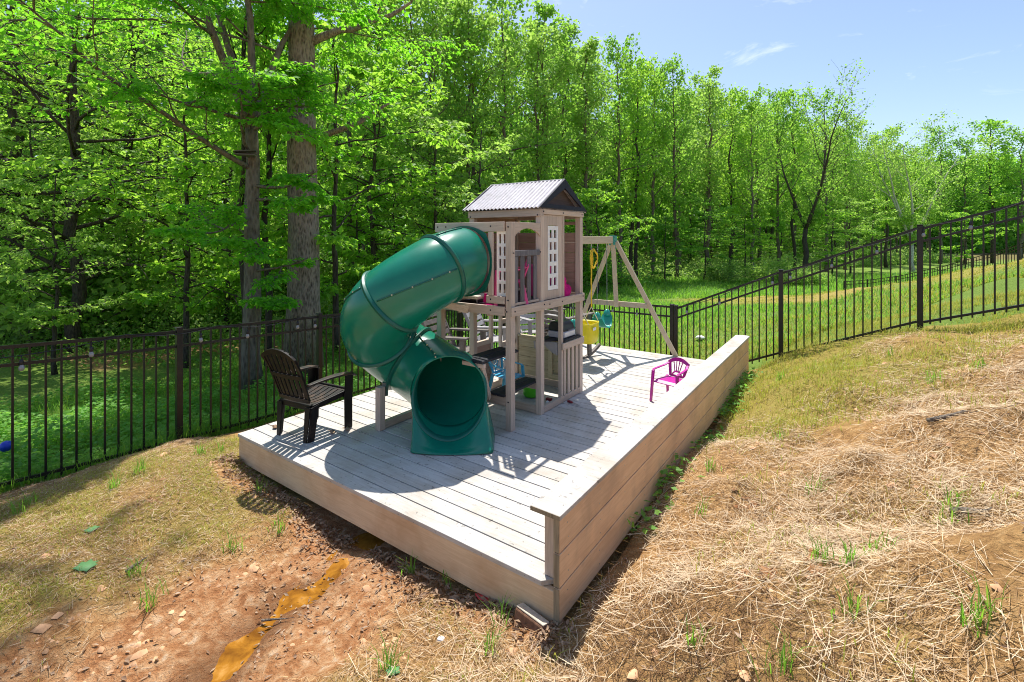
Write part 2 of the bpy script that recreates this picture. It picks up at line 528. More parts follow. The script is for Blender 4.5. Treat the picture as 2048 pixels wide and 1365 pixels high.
def cover_masks(x, y):
    """where the lawn is green, where it is mud, where the straw lies (all are real ground cover)"""
    n1 = bumps(x * .55 + 11, y * .55 - 7) / .035
    n2 = bumps(x * 1.7 - 3, y * 1.7 + 5) / .035
    c = math.cos(YAW); s = math.sin(YAW)
    dx = x - CAM.x; dy = y - CAM.y
    X = dx * c + dy * s; Y = -dx * s + dy * c
    inyard_left = (x > -1.7) & (x < 3.7) & (y < .4)
    mud = (1 - sstep(.25, .75, np.abs(x - 2.15 + .15 * n1) - .35 - .12 * n2)) * (y < .6) * (y > -4)
    strip = sstep(.25, .02, np.abs(y + .12 + .10 * n2)) * (x > -.1) * (x < 3.6)
    mud = np.maximum(mud, strip * .9)
    bank = sstep(3.3, 3.75, x) * sstep(4.8, 2.7, y - .45 * (x - 3.6) + .5 * n1)
    straw = bank * np.clip(.85 + .3 * n2, 0, 1)
    green = np.where(x > 3.6, sstep(1.9, 4.3, y - .45 * (x - 3.6) + .6 * n1) * .8 + .12 * (n2 > .75), 0)
    green = np.where(inyard_left, np.clip(.24 + .35 * n1 + .2 * n2, 0, .8) * (1 - mud), green)
    out = (y > 6.45) | (x < -1.6)
    hill = sstep(9.5, 11.5, X + .25 * (Y - 13)) * (Y < 24)
    field = np.clip(.62 + .22 * n1 + .2 * n2 + .5 * sstep(14, 24, Y), 0.85, 1)
    green = np.where(out, np.where(x < -1.6, .95, field * (1 - hill) + hill * np.clip(.72 + .2 * n1, 0.55, .95)), green)
    wood_ = sstep(0, 4, woods_depth(X, Y))
    green = green * (1 - wood_ * .75)
    path = sstep(1.3, .5, np.abs(Y - 13.6 - .12 * (X + 8) + .4 * n1)) * (X < -4.5) * (X > -16)
    global LUSH
    LUSH = np.where(out, 1 - hill * .8, 0) * (1 - path)
    return green * (1 - path), mud, straw * (1 - mud), wood_ * (1 - path), path


def woods_edge(X):
    """distance at which the wood begins, by direction"""
    xs = np.array([-40, -14, -8, -4, -1, 2, 7, 13, 20, 34, 60, 120])
    ys = np.array([12, 14, 15, 16.5, 20, 26, 34, 38, 44, 54, 66, 90])
    return np.interp(X, xs, ys)


def woods_depth(X, Y): return Y - woods_edge(X)


gx = axis_coords(-320, 380, -3.2, 8.6, .05, 1.10)
gy = axis_coords(-320, 380, -3.4, 7.4, .05, 1.10)
GX, GY = np.meshgrid(gx, gy)
GZ = ground_z(GX, GY)
nx, ny = len(gx), len(gy)
vv = np.stack([GX.ravel(), GY.ravel(), GZ.ravel()], 1)
idx = np.arange(nx * ny).reshape(ny, nx)
q = np.stack([idx[:-1, :-1].ravel(), idx[:-1, 1:].ravel(), idx[1:, 1:].ravel(), idx[1:, :-1].ravel()], 1)
gm, mm, sm, wm, pm = cover_masks(GX.ravel(), GY.ravel())
lush_m = LUSH
wet_m = (1 - sstep(.07, .30, stream_dist(GX.ravel(), GY.ravel()) + .05 * bumps(GX.ravel() * 3, GY.ravel() * 3) / .035)) * (GY.ravel() < .3)


def ground_material():
    m, nt, N, L, B = new_mat('clay_ground')
    v = tc(N, L)
    n1 = noise(N, L, v, 1.6, 8, .65, .4); n2 = noise(N, L, v, 14, 8, .7, .5); n3 = noise(N, L, v, 70, 5, .7)
    clay = ramp(N, [(.28, (.24, .085, .025)), (.44, (.50, .22, .085)), (.58, (.66, .38, .19)), (.72, (.80, .61, .42))]); L.new(n2, clay.inputs[0])
    dirt = ramp(N, [(.30, (.26, .13, .045)), (.55, (.54, .31, .12)), (.72, (.70, .47, .23))]); L.new(n2, dirt.inputs[0])
    straw = ramp(N, [(.3, (.33, .155, .05)), (.5, (.58, .34, .135)), (.7, (.76, .53, .28))]); L.new(n3, straw.inputs[0])
    grass = ramp(N, [(.3, (.20, .20, .03)), (.5, (.32, .31, .05)), (.7, (.46, .38, .11))]); L.new(n3, grass.inputs[0])
    leafy = ramp(N, [(.3, (.10, .08, .03)), (.55, (.20, .17, .06)), (.75, (.16, .24, .05))]); L.new(n2, leafy.inputs[0])
    c = mixc(N, L, attr(N, 'mud'), dirt.outputs[0], clay.outputs[0])
    f = math_(N, L, 'MULTIPLY', attr(N, 'straw'), math_(N, L, 'ADD', math_(N, L, 'MULTIPLY', n1, 1.6), -.25, True), True)
    c = mixc(N, L, f, c, straw.outputs[0])
    f = math_(N, L, 'MULTIPLY', attr(N, 'green'), math_(N, L, 'ADD', n2, .35, True), True)
    c = mixc(N, L, f, c, grass.outputs[0])
    lush = ramp(N, [(.3, (.11, .19, .025)), (.5, (.17, .27, .04)), (.7, (.25, .34, .07))]); L.new(n3, lush.inputs[0])
    c = mixc(N, L, attr(N, 'lush'), c, lush.outputs[0])
    c = mixc(N, L, math_(N, L, 'MULTIPLY', attr(N, 'wet'), .75), c, (.20, .085, .035))
    c = mixc(N, L, attr(N, 'woods'), c, leafy.outputs[0])
    c = mixc(N, L, attr(N, 'path'), c, (.48, .27, .15))
    L.new(c, B.inputs['Base Color'])
    wet = math_(N, L, 'MULTIPLY', attr(N, 'mud'), n1)
    rg = math_(N, L, 'SUBTRACT', .95, math_(N, L, 'ADD', math_(N, L, 'MULTIPLY', wet, .45), math_(N, L, 'MULTIPLY', attr(N, 'wet'), .3))); L.new(rg, B.inputs['Roughness'])
    B.inputs['Specular IOR Level'].default_value = .25
    h = math_(N, L, 'ADD', math_(N, L, 'MULTIPLY', n2, 1.0), math_(N, L, 'MULTIPLY', n3, .55))
    bump(N, L, B, h, 1.0, .045)
    return m


M['ground'] = ground_material()
gme = np_mesh('ground', vv, q.ravel(), np.arange(len(q)) * 4, None, M['ground'], True,
              extra={'green': gm, 'mud': mm, 'straw': sm, 'woods': wm, 'path': pm, 'lush': lush_m, 'wet': wet_m})
ground = link('ground', gme)
tag(ground, 'red clay yard and grassy slopes around the deck', 'ground', kind='structure')


# ------------------------------------------------------------------ muddy trickle
def water_material():
    m, nt, N, L, B = new_mat('muddy_water')
    v = tc(N, L)
    n = noise(N, L, v, 9, 5, .6, .8)
    r_ = ramp(N, [(.3, (.16, .060, .010)), (.55, (.34, .145, .018)), (.75, (.50, .26, .07))]); L.new(n, r_.inputs[0])
    L.new(r_.outputs[0], B.inputs['Base Color'])
    B.inputs['Roughness'].default_value = .12; B.inputs['IOR'].default_value = 1.33
    bump(N, L, B, noise(N, L, v, 30, 3, .5), .12, .01)
    return m


M['water'] = water_material()
_sx = []; _w = []
sp = np.array(STREAM); tt = np.linspace(0, 1, 60)
seg = np.r_[0, np.cumsum(np.hypot(*np.diff(sp, axis=0).T))]; seg /= seg[-1]
px_ = np.interp(tt, seg, sp[:, 0]) + .02 * np.sin(tt * 31); py_ = np.interp(tt, seg, sp[:, 1])
wv = []; wf = []
for i in range(60):
    wd = .15
    zc = min(gz(px_[i] + o_, py_[i]) for o_ in (-.03, 0, .03)) + .010
    for k in range(7):
        o_ = (k - 3) / 3 * wd
        wv.append((px_[i] + o_, py_[i] + .03 * math.sin(k * 2 + i), zc))
wv = np.array(wv); zz = wv[:, 2].reshape(60, 7)
ker = np.ones(7) / 7
zs = np.convolve(np.pad(zz[:, 0], 3, mode='edge'), ker, 'valid')
wv[:, 2] = np.repeat(zs, 7)
wq = [(i * 7 + k, i * 7 + k + 1, (i + 1) * 7 + k + 1, (i + 1) * 7 + k) for i in range(59) for k in range(6)]
wq = np.array(wq)
water = link('muddy_water', np_mesh('muddy_water', wv, wq.ravel(), np.arange(len(wq)) * 4, None, M['water'], True))
tag(water, 'shallow trickle of orange muddy water running out from under the deck', 'water', kind='structure')
# ------------------------------------------------------------------ deck
DW, DL = 3.56, 5.63
deck = empty('wooden_deck', (0, 0, 0), 0, 'low grey plank deck carrying the playset, its boards parallel to the front edge', 'deck')
b = MB()
nb = int(round(DL / .1445)); bw = DL / nb
for i in range(nb):
    y0 = i * bw + .0048; y1 = (i + 1) * bw - .0048
    if i == 0: y0 -= .012
    sag = random.uniform(-.0015, .0015)
    xr = DW - (.05 if i == 0 else 0)
    if i == 0:
        b.prism([(-.012, y0), (DW - .07, y0), (DW - .002, y0 + .075), (DW - .002, y1), (-.012, y1)], (0, 0, -.03), (1, 0, 0), (0, 1, 0), .03)
    else:
        b.box(-.012, xr, y0, y1, -.03, sag)
b.build('floor_boards', M['deck'], deck, bevel=.003)
b = MB(); b.box(0, DW + .045, 0, .038, -.27, -.032)
b.build('front_fascia', M['fascia'], deck, bevel=.004)
b = MB(); b.box(0, .038, .039, DL - .02, -.27, -.032); b.box(.039, DW, DL - .038, DL, -.27, -.032)
b.build('side_fascia', M['fascia'], deck, bevel=.004)
b = MB()
for i in range(1, 9): b.box(i * .4 - .02, i * .4 + .02, .045, DL - .05, -.25, -.034)
b.build('joist', M['end_grain'], deck)
# ------------------------------------------------------------------ plank wall along the right edge
WA, WL = 3.607, 5.86
pw = empty('plank_wall', (WA, 0, 0), 0, 'low tan plank wall with a flat cap along the right edge of the deck', 'wall')
for k in range(3):
    z1 = .375 - k * .190
    b = MB()
    cuts = [.0, 3.66, WL] if k == 0 else ([.0, 2.44, WL] if k == 1 else [0, 4.9, WL])
    for c0, c1 in zip(cuts[:-1], cuts[1:]):
        b.box(WA - .038, WA, c0 + .0015 - .004 * (c0 == 0), c1 - .0015, z1 - .1815, z1)
    b.build('wall_plank', M['wall_board'], pw, bevel=.003)
    if k:
        b = MB(); b.box(WA - .034, WA - .012, .003, WL - .004, z1 + .0005, z1 + .008); b.build('joint_shade_strip', M['dark_plank'], pw)  # dark strip added in the gap between planks, standing in for its shade
    b = MB(); b.box(WA - .037, WA - .001, -.0055, -.0038, z1 - .181, z1 - .001)
    b.build('plank_end', M['end_grain'], pw)
b = MB()
b.prism([(-.185, -.012), (.008, -.012), (.012, WL + .01), (-.03, WL + .045), (-.10, WL + .05), (-.185, WL - .02)], (WA, 0, .3775), (1, 0, 0), (0, 1, 0), .027)
b.build('cap_board', M['deck'], pw, bevel=.004)
b = MB(); b.box(WA - .184, WA + .007, -.0145, -.0122, .379, .4035)
b.build('cap_end', M['end_grain'], pw)
b = MB()
for yy in (.09, 1.9, 3.75, 5.7):
    b.box(WA - .127, WA - .039, yy - .044, yy + .044, .003, .376)
b.build('wall_post', M['play_z'], pw, bevel=.004)
b = MB()
for k in range(3):
    for yy in np.arange(.1, WL, .405):
        for zz in (.05, .135):
            b.lathe([(.004, 0), (.004, .0015)], 6, Matrix.Translation((WA, yy + random.uniform(-.015, .015), .375 - k * .19 - zz)) @ Matrix.Rotation(R(90), 4, 'Y'))
b.build('wall_screws', M['bolt'], pw)

# ------------------------------------------------------------------ fences
PK = .1144


def fence_run(label, pts, name='metal_fence', gates=(), H=1.37, thick=1.0, ends=True, pick=16, post=.064):
    """pts: (x, y, base z) of the posts"""
    root = empty(name, pts[0], 0, label, 'fence')
    for i, (x, y, z) in enumerate(pts):
        if not ends and i in (0,): continue
        b = MB(); hw = post / 2
        b.box(x - hw, x + hw, y - hw, y + hw, z - .5, z + H + .02)
        o = b.build('fence_post', M['fence'], root, bevel=.004)
        b = MB(); b.box(x - hw - .004, x + hw + .004, y - hw - .004, y + hw + .004, z + H + .021, z + H + .034)
        b.build('post_cap', M['fence'], o, bevel=.004)
    for (x0, y0, z0), (x1, y1, z1) in zip(pts[:-1], pts[1:]):
        b = MB()
        d = Vector((x1 - x0, y1 - y0, 0)).normalized() * (post / 2 + .001)
        A = Vector((x0, y0, z0)) + d; Bq = Vector((x1, y1, z1)) - d
        for h_, hh in ((H - .02, .034), (H - .19, .030), (.075, .030)):
            b.beam(A + Vector((0, 0, h_)), Bq + Vector((0, 0, h_)), .028 * thick, hh)
        for k in range(1, pick):
            t = k / pick
            p = Vector((x0, y0, z0)).lerp(Vector((x1, y1, z1)), t)
            b.beam(p + Vector((0, 0, .02)), p + Vector((0, 0, H - .037)), .0175 * thick, .0175 * thick, (d.x, d.y, 0))
        b.build('fence_panel', M['fence'], root)
    return root


LX = -1.55
left_pts = [(LX, .046 - 1.83 * 2, -.36), (LX, .046 - 1.83, -.43), (LX, .046, -.53), (LX - .01, 1.876, -.60), (LX - .01, 3.706, -.66), (LX, 5.0, -.68), (LX, 6.40, -.70)]
fence_run('black metal picket fence on the left, running from the clay bank back past the slide', left_pts)
back_pts = [(LX + .07, 6.42, -.70), (-.2, 6.42, -.69), (.66, 6.41, -.68), (2.27, 6.40, -.67)]
fence_run('black metal picket fence across the back of the deck behind the swings', back_pts)
right_pts = [(2.34, 6.40, -.68), (3.99, 6.36, .02), (5.665, 6.28, .70), (7.33, 6.24, 1.22), (9.0, 6.2, 1.62)]
fence_run('black metal picket fence climbing the grassy slope on the right', right_pts, ends=True)

# neighbour's fence far down the slope
fp = []
for px, Y, top in [(1688, 27, 563), (1735, 26.3, 560), (1792, 25.5, 553), (1880, 24, 534), (1975, 22.6, 508), (2075, 21, 478), (2170, 20, 452)]:
    p = ray(px, Y); fp.append((p.x, p.y, zat(top, Y) - 1.37))
fence_run('small distant black fence dipping behind the crest of the slope', fp, pick=18, thick=1.2)

# ------------------------------------------------------------------ bulb string clipped along the fences
def rail(pts, t, h=1.335):
    n = len(pts) - 1; k = min(int(t), n - 1); f = t - k
    a = Vector(pts[k]); c = Vector(pts[k + 1])
    return a.lerp(c, f) + Vector((0, 0, h))


def string_light(label, pts, anchors, side, bulbs):
    root = empty('string_light', rail(pts, anchors[0]), 0, label, 'string light', 'bulb strings on the fences')
    b = MB(); path = []
    sd = Vector(side) * .035
    for a0, a1 in zip(anchors[:-1], anchors[1:]):
        for i in range(8):
            t = i / 8
            tt_ = a0 + (a1 - a0) * t
            path.append(rail(pts, tt_, 1.375 - .38 * abs(a1 - a0) * t * (1 - t) * 1.1) + sd)
    path.append(rail(pts, anchors[-1], 1.375) + sd)
    b.tube(path, .0045, 5)
    b.build('cord', M['socket'], root)
    for t in bulbs:
        a0 = max([a for a in anchors if a <= t]); a1 = min([a for a in anchors if a > t])
        f = (t - a0) / (a1 - a0)
        p = rail(pts, t, 1.375 - .38 * abs(a1 - a0) * f * (1 - f) * 1.1) + sd
        b = MB()
        b.tube([p, p - Vector((.004, .003, .05))], .004, 5)
        b.lathe([(.008, -.035), (.015, -.045), (.017, -.080), (.014, -.086)], 10, Matrix.Translation(p))
        s_ = b.build('socket', M['socket'], root, smooth=True)
        b = MB()
        b.lathe([(.010, -.084), (.016, -.095), (.022, -.112), (.023, -.126), (.017, -.141), (.006, -.147)], 12, Matrix.Translation(p))
        b.build('bulb', M['bulb'], s_, smooth=True)
    return root


string_light('thin black bulb string drooping along the left fence', left_pts, [.6, 1.72, 2.22, 2.85, 3.4, 4.0], (1, 0, 0), [1.28, 1.56, 2.12, 2.42, 2.8, 2.95, 3.2])
string_light('thin black bulb string sagging along the sloping right fence', right_pts, [0, .75, 1.0, 1.55, 2.04, 2.6, 3.0], (0, -1, 0), [.12, .45, .93, 1.08, 1.4, 1.72, 2.02, 2.3])
string_light('thin black bulb string along the back fence behind the swings', back_pts, [0.05, 1.2, 2.1, 2.95], (0, -1, 0), [1.1, 1.5, 2.3, 2.6])
# ------------------------------------------------------------------ playset
A0, A1 = 1.147, 2.163      # across
B0, BM, B1 = 1.570, 2.126, 3.113   # along: balcony front, cabin front, cabin back
P = .07
ps = empty('playset', (1.65, 2.3, 0), 0, 'wooden playset with roofed cabin, balcony, green tube slide and swing beam', 'playset')


def part(name, mat, bevel=.004, parent=None, **k):
    def done(b): return b.build(name, M[mat], parent or ps, bevel=bevel, **k)
    return done


def post(x, y, z0, z1, s=P, m='play_z'):
    b = MB(); b.box(x - s / 2, x + s / 2, y - s / 2, y + s / 2, z0, z1)
    return b.build('post', M[m], ps, bevel=.004)


h = P / 2
post(A1 - h, B0 + h, 0, 2.08); post(A0 + h, B0 + h, 0, 2.08)
post(A1 - h, BM + h, 0.0, 2.178); post(A0 + h, BM + h, 0, 2.178)
post(A1 - h, B1 - h, 0, 2.178); post(A0 + h, B1 - h, 0, 2.178)
post(A1 - .025, 2.60, .06, 1.142, .045)
post(A0 + .025, 2.52, .06, 1.142, .045); post(A0 + .025, 2.72, .06, 1.142, .04)


def rail_(x0, x1, y0, y1, z0, z1, m, name='rail', bv=.004):
    b = MB(); b.box(x0, x1, y0, y1, z0, z1)
    return b.build(name, M[m], ps, bevel=bv)


e = .003
# bottom sills of the cabin box
rail_(A0 + P + e, A1 - P - e, BM + .006, BM + .044, .004, .085, 'play_x', 'sill')
rail_(A1 - .040, A1 - .002, BM + P + e, B1 - P - e, .004, .075, 'play_y', 'sill')
rail_(A0 + .002, A0 + .040, BM + P + e, B1 - P - e, .004, .085, 'play_y', 'sill')
rail_(A0 + P + e, A1 - P - e, B1 - .044, B1 - .006, .004, .085, 'play_x', 'sill')
# floor beams
rail_(A0 - .004, A1 - P - e, B0 - .024, B0 - .001, 1.142, 1.235, 'play_x', 'floor_beam')
b = MB(); b.box(A1 + .001, A1 + .024, B0 - .02, B1 + .004, 1.142, 1.235); b.build('floor_beam', M['play_y'], ps, bevel=.004)
b = MB(); b.box(A0 - .024, A0 - .001, B0 + .003, B1 + .004, 1.142, 1.235); b.build('floor_beam', M['play_y'], ps, bevel=.004)
rail_(A0 + .003, A1 - .003, B1 + .001, B1 + .024, 1.142, 1.235, 'play_x', 'floor_beam')
b = MB()
nbd = 11
for i in range(nbd):
    y0 = B0 + .012 + (B1 - B0 - .02) * i / nbd
    b.box(A0 + P + .004, A1 - P - .004, y0, y0 + (B1 - B0 - .02) / nbd - .006, 1.19, 1.208)
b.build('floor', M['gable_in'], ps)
b = MB()
for xx in (A0 + .3, A0 + .7): b.box(xx, xx + .035, B0 + .01, B1 - .01, 1.12, 1.188)
b.build('joist', M['play_y'], ps)
# balcony top beams
rail_(A0 - .004, A1 - P - e, B0 - .022, B0 - .001, 1.985, 2.083, 'play_x', 'top_beam')
rail_(A1 - .30, A1 - P - e, B0 - .021, B0 - .001, 1.26, 1.335, 'play_x', 'mid_rail')
rail_(A0 + .001, A0 + .30, B0 - .021, B0 - .001, 1.26, 1.335, 'play_x', 'mid_rail')
rail_(A1 - .275, A1 - .215, B0 - .021, B0 - .001, 1.337, 1.983, 'play_z', 'stile')
rail_(A0 + .004, A0 + .26, B0 + .012, B0 + .024, 1.337, 1.983, 'play_x', 'side_board')
# arched header above the balcony rail
y0, y1 = B0 + P + .002, BM - .002
b = MB()
hi_ = [(A1 - .026, y0 + (y1 - y0) * k / 16, 2.082) for k in range(17)]
lo_ = [(A1 - .026, y0 + (y1 - y0) * k / 16, 1.935 + .085 * math.sin(math.pi * k / 16) ** .7) for k in range(17)]
b.strip(hi_, lo_, -.022)
b.build('arched_header', M['play_y'], ps, bevel=.003)
b = MB(); b.box(A0 + .002, A0 + .024, B0 + P + e, BM - e, 1.985, 2.082); b.build('top_beam', M['play_y'], ps, bevel=.004)
b = MB(); b.box(A0 + .003, A0 + .018, B0 + P + e, BM - e, 1.24, 1.97); b.build('side_board', M['play_in_y'], ps)
# dark baluster rail
b = MB(); b.box(A1 - .042, A1 - .012, B0 + P + .002, BM - .002, 1.735, 1.795)
b.build('balcony_rail', M['dark_slat'], ps, bevel=.004)
b = MB(); b.box(A1 - .045, A1 - .02, B0 + P + .002, BM - .002, 1.237, 1.262)
b.build('balcony_sill', M['play_y'], ps, bevel=.003)
for yy in (B0 + P + .045, B0 + P + .165, B0 + P + .285, B0 + P + .405):
    b = MB(); b.box(A1 - .033, A1 - .018, yy - .032, yy + .032, 1.264, 1.733)
    b.build('baluster', M['dark_slat'], ps, bevel=.003)


def lattice(name, org, ax, w, hgt, cols, rows, m, bar=.028, thick=.014, parent=None):
    """white window grid; org is the lower corner, ax the horizontal axis"""
    org = Vector(org); ax = Vector(ax); up = Vector((0, 0, 1)); nn = ax.cross(up)
    b = MB()
    cw = (w - bar * (cols + 1)) / cols; ch = (hgt - bar * 1.3 * (rows + 1)) / rows
    for i in range(cols + 1):
        u = i * (cw + bar)
        b.prism([(u, 0), (u + bar, 0), (u + bar, hgt), (u, hgt)], org, ax, up, thick)
    for j in range(rows + 1):
        v = j * (ch + bar * 1.3)
        for i in range(cols):
            u = i * (cw + bar) + bar + .0002
            b.prism([(u, v), (u + cw - .0004, v), (u + cw - .0004, v + bar * 1.3), (u, v + bar * 1.3)], org + nn * .001, ax, up, thick - .002)
    return b.build(name, M[m], parent or ps)


lattice('white_lattice', (A1 - .215, B0 + .060, 1.33), (1, 0, 0), .135, .66, 2, 5, 'white', .024)
# framed window on the cabin side
fx0, fx1 = BM + P + .003, 2.60
wf_ = MB()
for (y0, y1, z0, z1) in ((fx0, fx0 + .085, 1.237, 2.179), (fx1 - .085, fx1, 1.237, 2.179), (fx0 + .086, fx1 - .086, 1.237, 1.335), (fx0 + .086, fx1 - .086, 2.06, 2.179)):
    wf_.box(A1 - .036, A1 - .008, y0, y1, z0, z1)
wfr = wf_.build('window_frame', M['play_z'], ps, bevel=.004)
lat = lattice('white_lattice', (A1 - .022, fx0 + .088, 1.338), (0, 1, 0), fx1 - fx0 - .176, .718, 2, 5, 'white', .036)
lat.parent = wfr
rail_(A1 - .05, A1 - .001, 2.602, 2.648, 1.237, 2.179, 'play_z', 'stile')
# back wall planks, slatted at the top
b = MB()
zz = 1.24
for i in range(6):
    b.box(A0 + P + .003, A1 - P - .003, B1 - .040, B1 - .022, zz, zz + .122); zz += .125
b.build('back_planks', M['play_in'], ps, bevel=.003)
rail_(A0 + P + .003, A1 - P - .003, B1 - .041, B1 - .021, 2.085, 2.125, 'play_in', 'back_rail')
rail_(1.62, 1.67, B1 - .02, B1 - .003, 1.24, 2.19, 'play_z', 'stile')
# left wall of the cabin
b = MB()
for i in range(6):
    b.box(A0 + .022, A0 + .040, BM + P + .003, B1 - P - .003, 1.24 + i * .125, 1.362 + i * .125)
b.build('side_planks', M['play_in_y'], ps, bevel=.003)
b = MB(); b.box(A0 + .02, A0 + .042, BM + P + .003, B1 - P - .003, 2.06, 2.178)
b.build('side_planks', M['play_in_y'], ps, bevel=.003)
# wall plates
zp = 2.215
rail_(A0 - .003, A1 + .006, BM - .022, BM + .05, zp - .058, zp + .022, 'play_x', 'wall_plate')
b = MB(); b.box(A1 - .05, A1 + .008, BM + .052, B1 + .012, zp - .034, zp + .022); b.build('wall_plate', M['play_y'], ps, bevel=.004)
b = MB(); b.box(A0 - .008, A0 + .05, BM + .052, B1 + .012, zp - .034, zp + .022); b.build('wall_plate', M['play_y'], ps, bevel=.004)
rail_(A0 + .052, A1 - .052, B1 - .03, B1 + .012, zp - .058, zp + .022, 'play_x', 'wall_plate')
# roof
ridge_y, ridge_z, eave_z = (BM + B1) / 2, 2.592, 2.246
rf = MB(); n = 120
x0, x1 = A0 - .055, A1 + .012
for sgn, ye in ((-1, BM - .065), (1, B1 + .065)):
    top = []; bot = []
    for i in range(n + 1):
        x = x0 + (x1 - x0) * i / n
        wv_ = .0085 * math.sin(2 * math.pi * (x - x0) / .0545)
        top.append(Vector((x, ridge_y + sgn * .004, ridge_z + wv_))); bot.append(Vector((x, ye, eave_z + wv_)))
    mid = [a.lerp(c, .5) - Vector((0, 0, .004)) for a, c in zip(top, bot)]
    if sgn < 0:
        rf.strip(bot, mid, .006); rf.strip(mid, top, .006)
    else:
        rf.strip(mid, bot, -.006); rf.strip(top, mid, -.006)
roof = rf.build('roof', M['roof'], ps)
for xg in (A1 + .004, A0 - .045):
    gb = MB()
    L_, T_, Q_ = (BM - .075, eave_z + .003), (ridge_y, ridge_z + .016), (B1 + .075, eave_z + .003)
    li, ti, qi = (BM + .085, eave_z + .05), (ridge_y, ridge_z - .095), (B1 - .085, eave_z + .05)
    for qd in ([L_, Q_, qi, li], [Q_, T_, ti, qi], [T_, L_, li, ti]):
        gb.prism(qd, (xg, 0, 0), (0, 1, 0), (0, 0, 1), .022)
    gb.build('gable_trim', M['gable'], roof, bevel=.002)
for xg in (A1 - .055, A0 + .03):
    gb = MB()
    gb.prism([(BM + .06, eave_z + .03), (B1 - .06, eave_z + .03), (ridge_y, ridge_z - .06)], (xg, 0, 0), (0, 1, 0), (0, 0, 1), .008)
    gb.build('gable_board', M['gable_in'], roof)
gb = MB(); gb.tube([(x0 - .002, ridge_y, ridge_z + .006), (x1 + .004, ridge_y, ridge_z + .006)], .012, 8)
gb.build('ridge_cap', M['roof'], roof)

# ------ lower storey
b = MB(); zz = .09
for i in range(4):
    b.box(A0 + P + .003, A1 - P - .003, B1 - .050, B1 - .032, zz, zz + .122); zz += .125
b.build('half_wall', M['play_low'], ps, bevel=.003)
rail_(A0 + P + .003, A1 - P - .003, B1 - .066, B1 - .012, .592, .622, 'play_low', 'half_wall_cap')
b = MB()
for (xa, xb, za, zb_) in ((1.70, 1.76, .12, .56), (2.03, 2.09, .12, .56), (1.762, 2.028, .12, .17), (1.762, 2.028, .51, .56)):
    b.box(xa, xb, B1 - .070, B1 - .052, za, zb_)
b.build('cupboard_frame', M['play_low'], ps, bevel=.003)
b = MB(); zz = .09
for i in range(4):
    b.box(A0 + .012, A0 + .028, BM + P + .003, 2.495, zz, zz + .122); zz += .125
b.build('side_half_wall', M['play_in_y'], ps, bevel=.003)
b = MB(); b.box(A0 + .002, A0 + .046, BM + P + .003, 2.495, .593, .65); b.build('side_half_wall_cap', M['play_y'], ps, bevel=.003)
b = MB(); b.box(A0 + .004, A0 + .040, 2.743, B1 - P - .003, .50, .56); b.build('ladder_rung', M['play_y'], ps, bevel=.003)
b = MB(); b.box(A0 + .004, A0 + .040, 2.743, B1 - P - .003, .80, .86); b.build('ladder_rung', M['play_y'], ps, bevel=.003)
# counter with pickets on the right side
b = MB(); b.box(A1 - .31, A1 + .012, 2.628, B1 - P - .004, .700, .724)
b.prism([(A1 - .31, 2.628), (A1 - .31, 2.50), (A1 - .25, 2.50), (A1 - .10, 2.627)], (0, 0, .700), (1, 0, 0), (0, 1, 0), .024)
b.build('counter', M['dark_plank'], ps, bevel=.004)
b = MB(); b.box(A1 + .001, A1 + .022, 2.577, B1 - .002, .618, .697)
b.build('picket_rail', M['play_y'], ps, bevel=.004)
for yy in (2.665, 2.765, 2.865, 2.965):
    b = MB(); b.box(A1 - .020, A1 - .002, yy - .026, yy + .026, .077, .698)
    b.build('picket', M['play_z'], ps, bevel=.003)
b = MB(); b.prism([(2.50, .697), (2.62, .697), (2.62, .53), (2.585, .55), (2.52, .615)], (A1 - .34, 0, 0), (0, 1, 0), (0, 0, 1), .03)
b.prism([(A1 - .30, .697), (A1 - .06, .697), (A1 - .06, .55), (A1 - .13, .57), (A1 - .20, .62)], (0, 2.60, 0), (1, 0, 0), (0, 0, 1), .02)
b.build('counter_bracket', M['palechair'], ps, bevel=.003)
# bench and table planks
b = MB()
b.box(1.905, 2.000, 1.535, 2.205, .338, .362); b.box(2.006, 2.098, 1.535, 2.205, .338, .362)
b.build('bench_seat', M['dark_plank'], ps, bevel=.006)
b = MB()
b.box(1.800, 1.925, 1.245, 1.86, .722, .748); b.box(1.931, 2.055, 1.245, 1.86, .722, .748)
b.build('table_top', M['dark_plank'], ps, bevel=.006)
rail_(1.79, 2.06, 1.26, 1.30, .680, .720, 'play_x', 'table_batten')
b = MB(); b.beam((2.02, 1.29, .70), (1.92, 1.53, .30), .045, .030, (1, 0, 0)); b.build('table_leg', M['play_z'], ps, bevel=.003)
rail_(A0 + P + e, A1 - P - e, B0 + .002, B0 + .038, .245, .335, 'play_x', 'bench_rail')
rail_(A1 - .26, A1 - P - e, BM + .046, BM + .075, .25, .335, 'play_x', 'bench_rail')
# diagonal brace under the slide
b = MB(); b.beam((1.44, 1.16, 1.30), (1.62, 1.54, 1.165), .05, .07); b.build('slide_brace', M['swing_wood'], ps, bevel=.004)
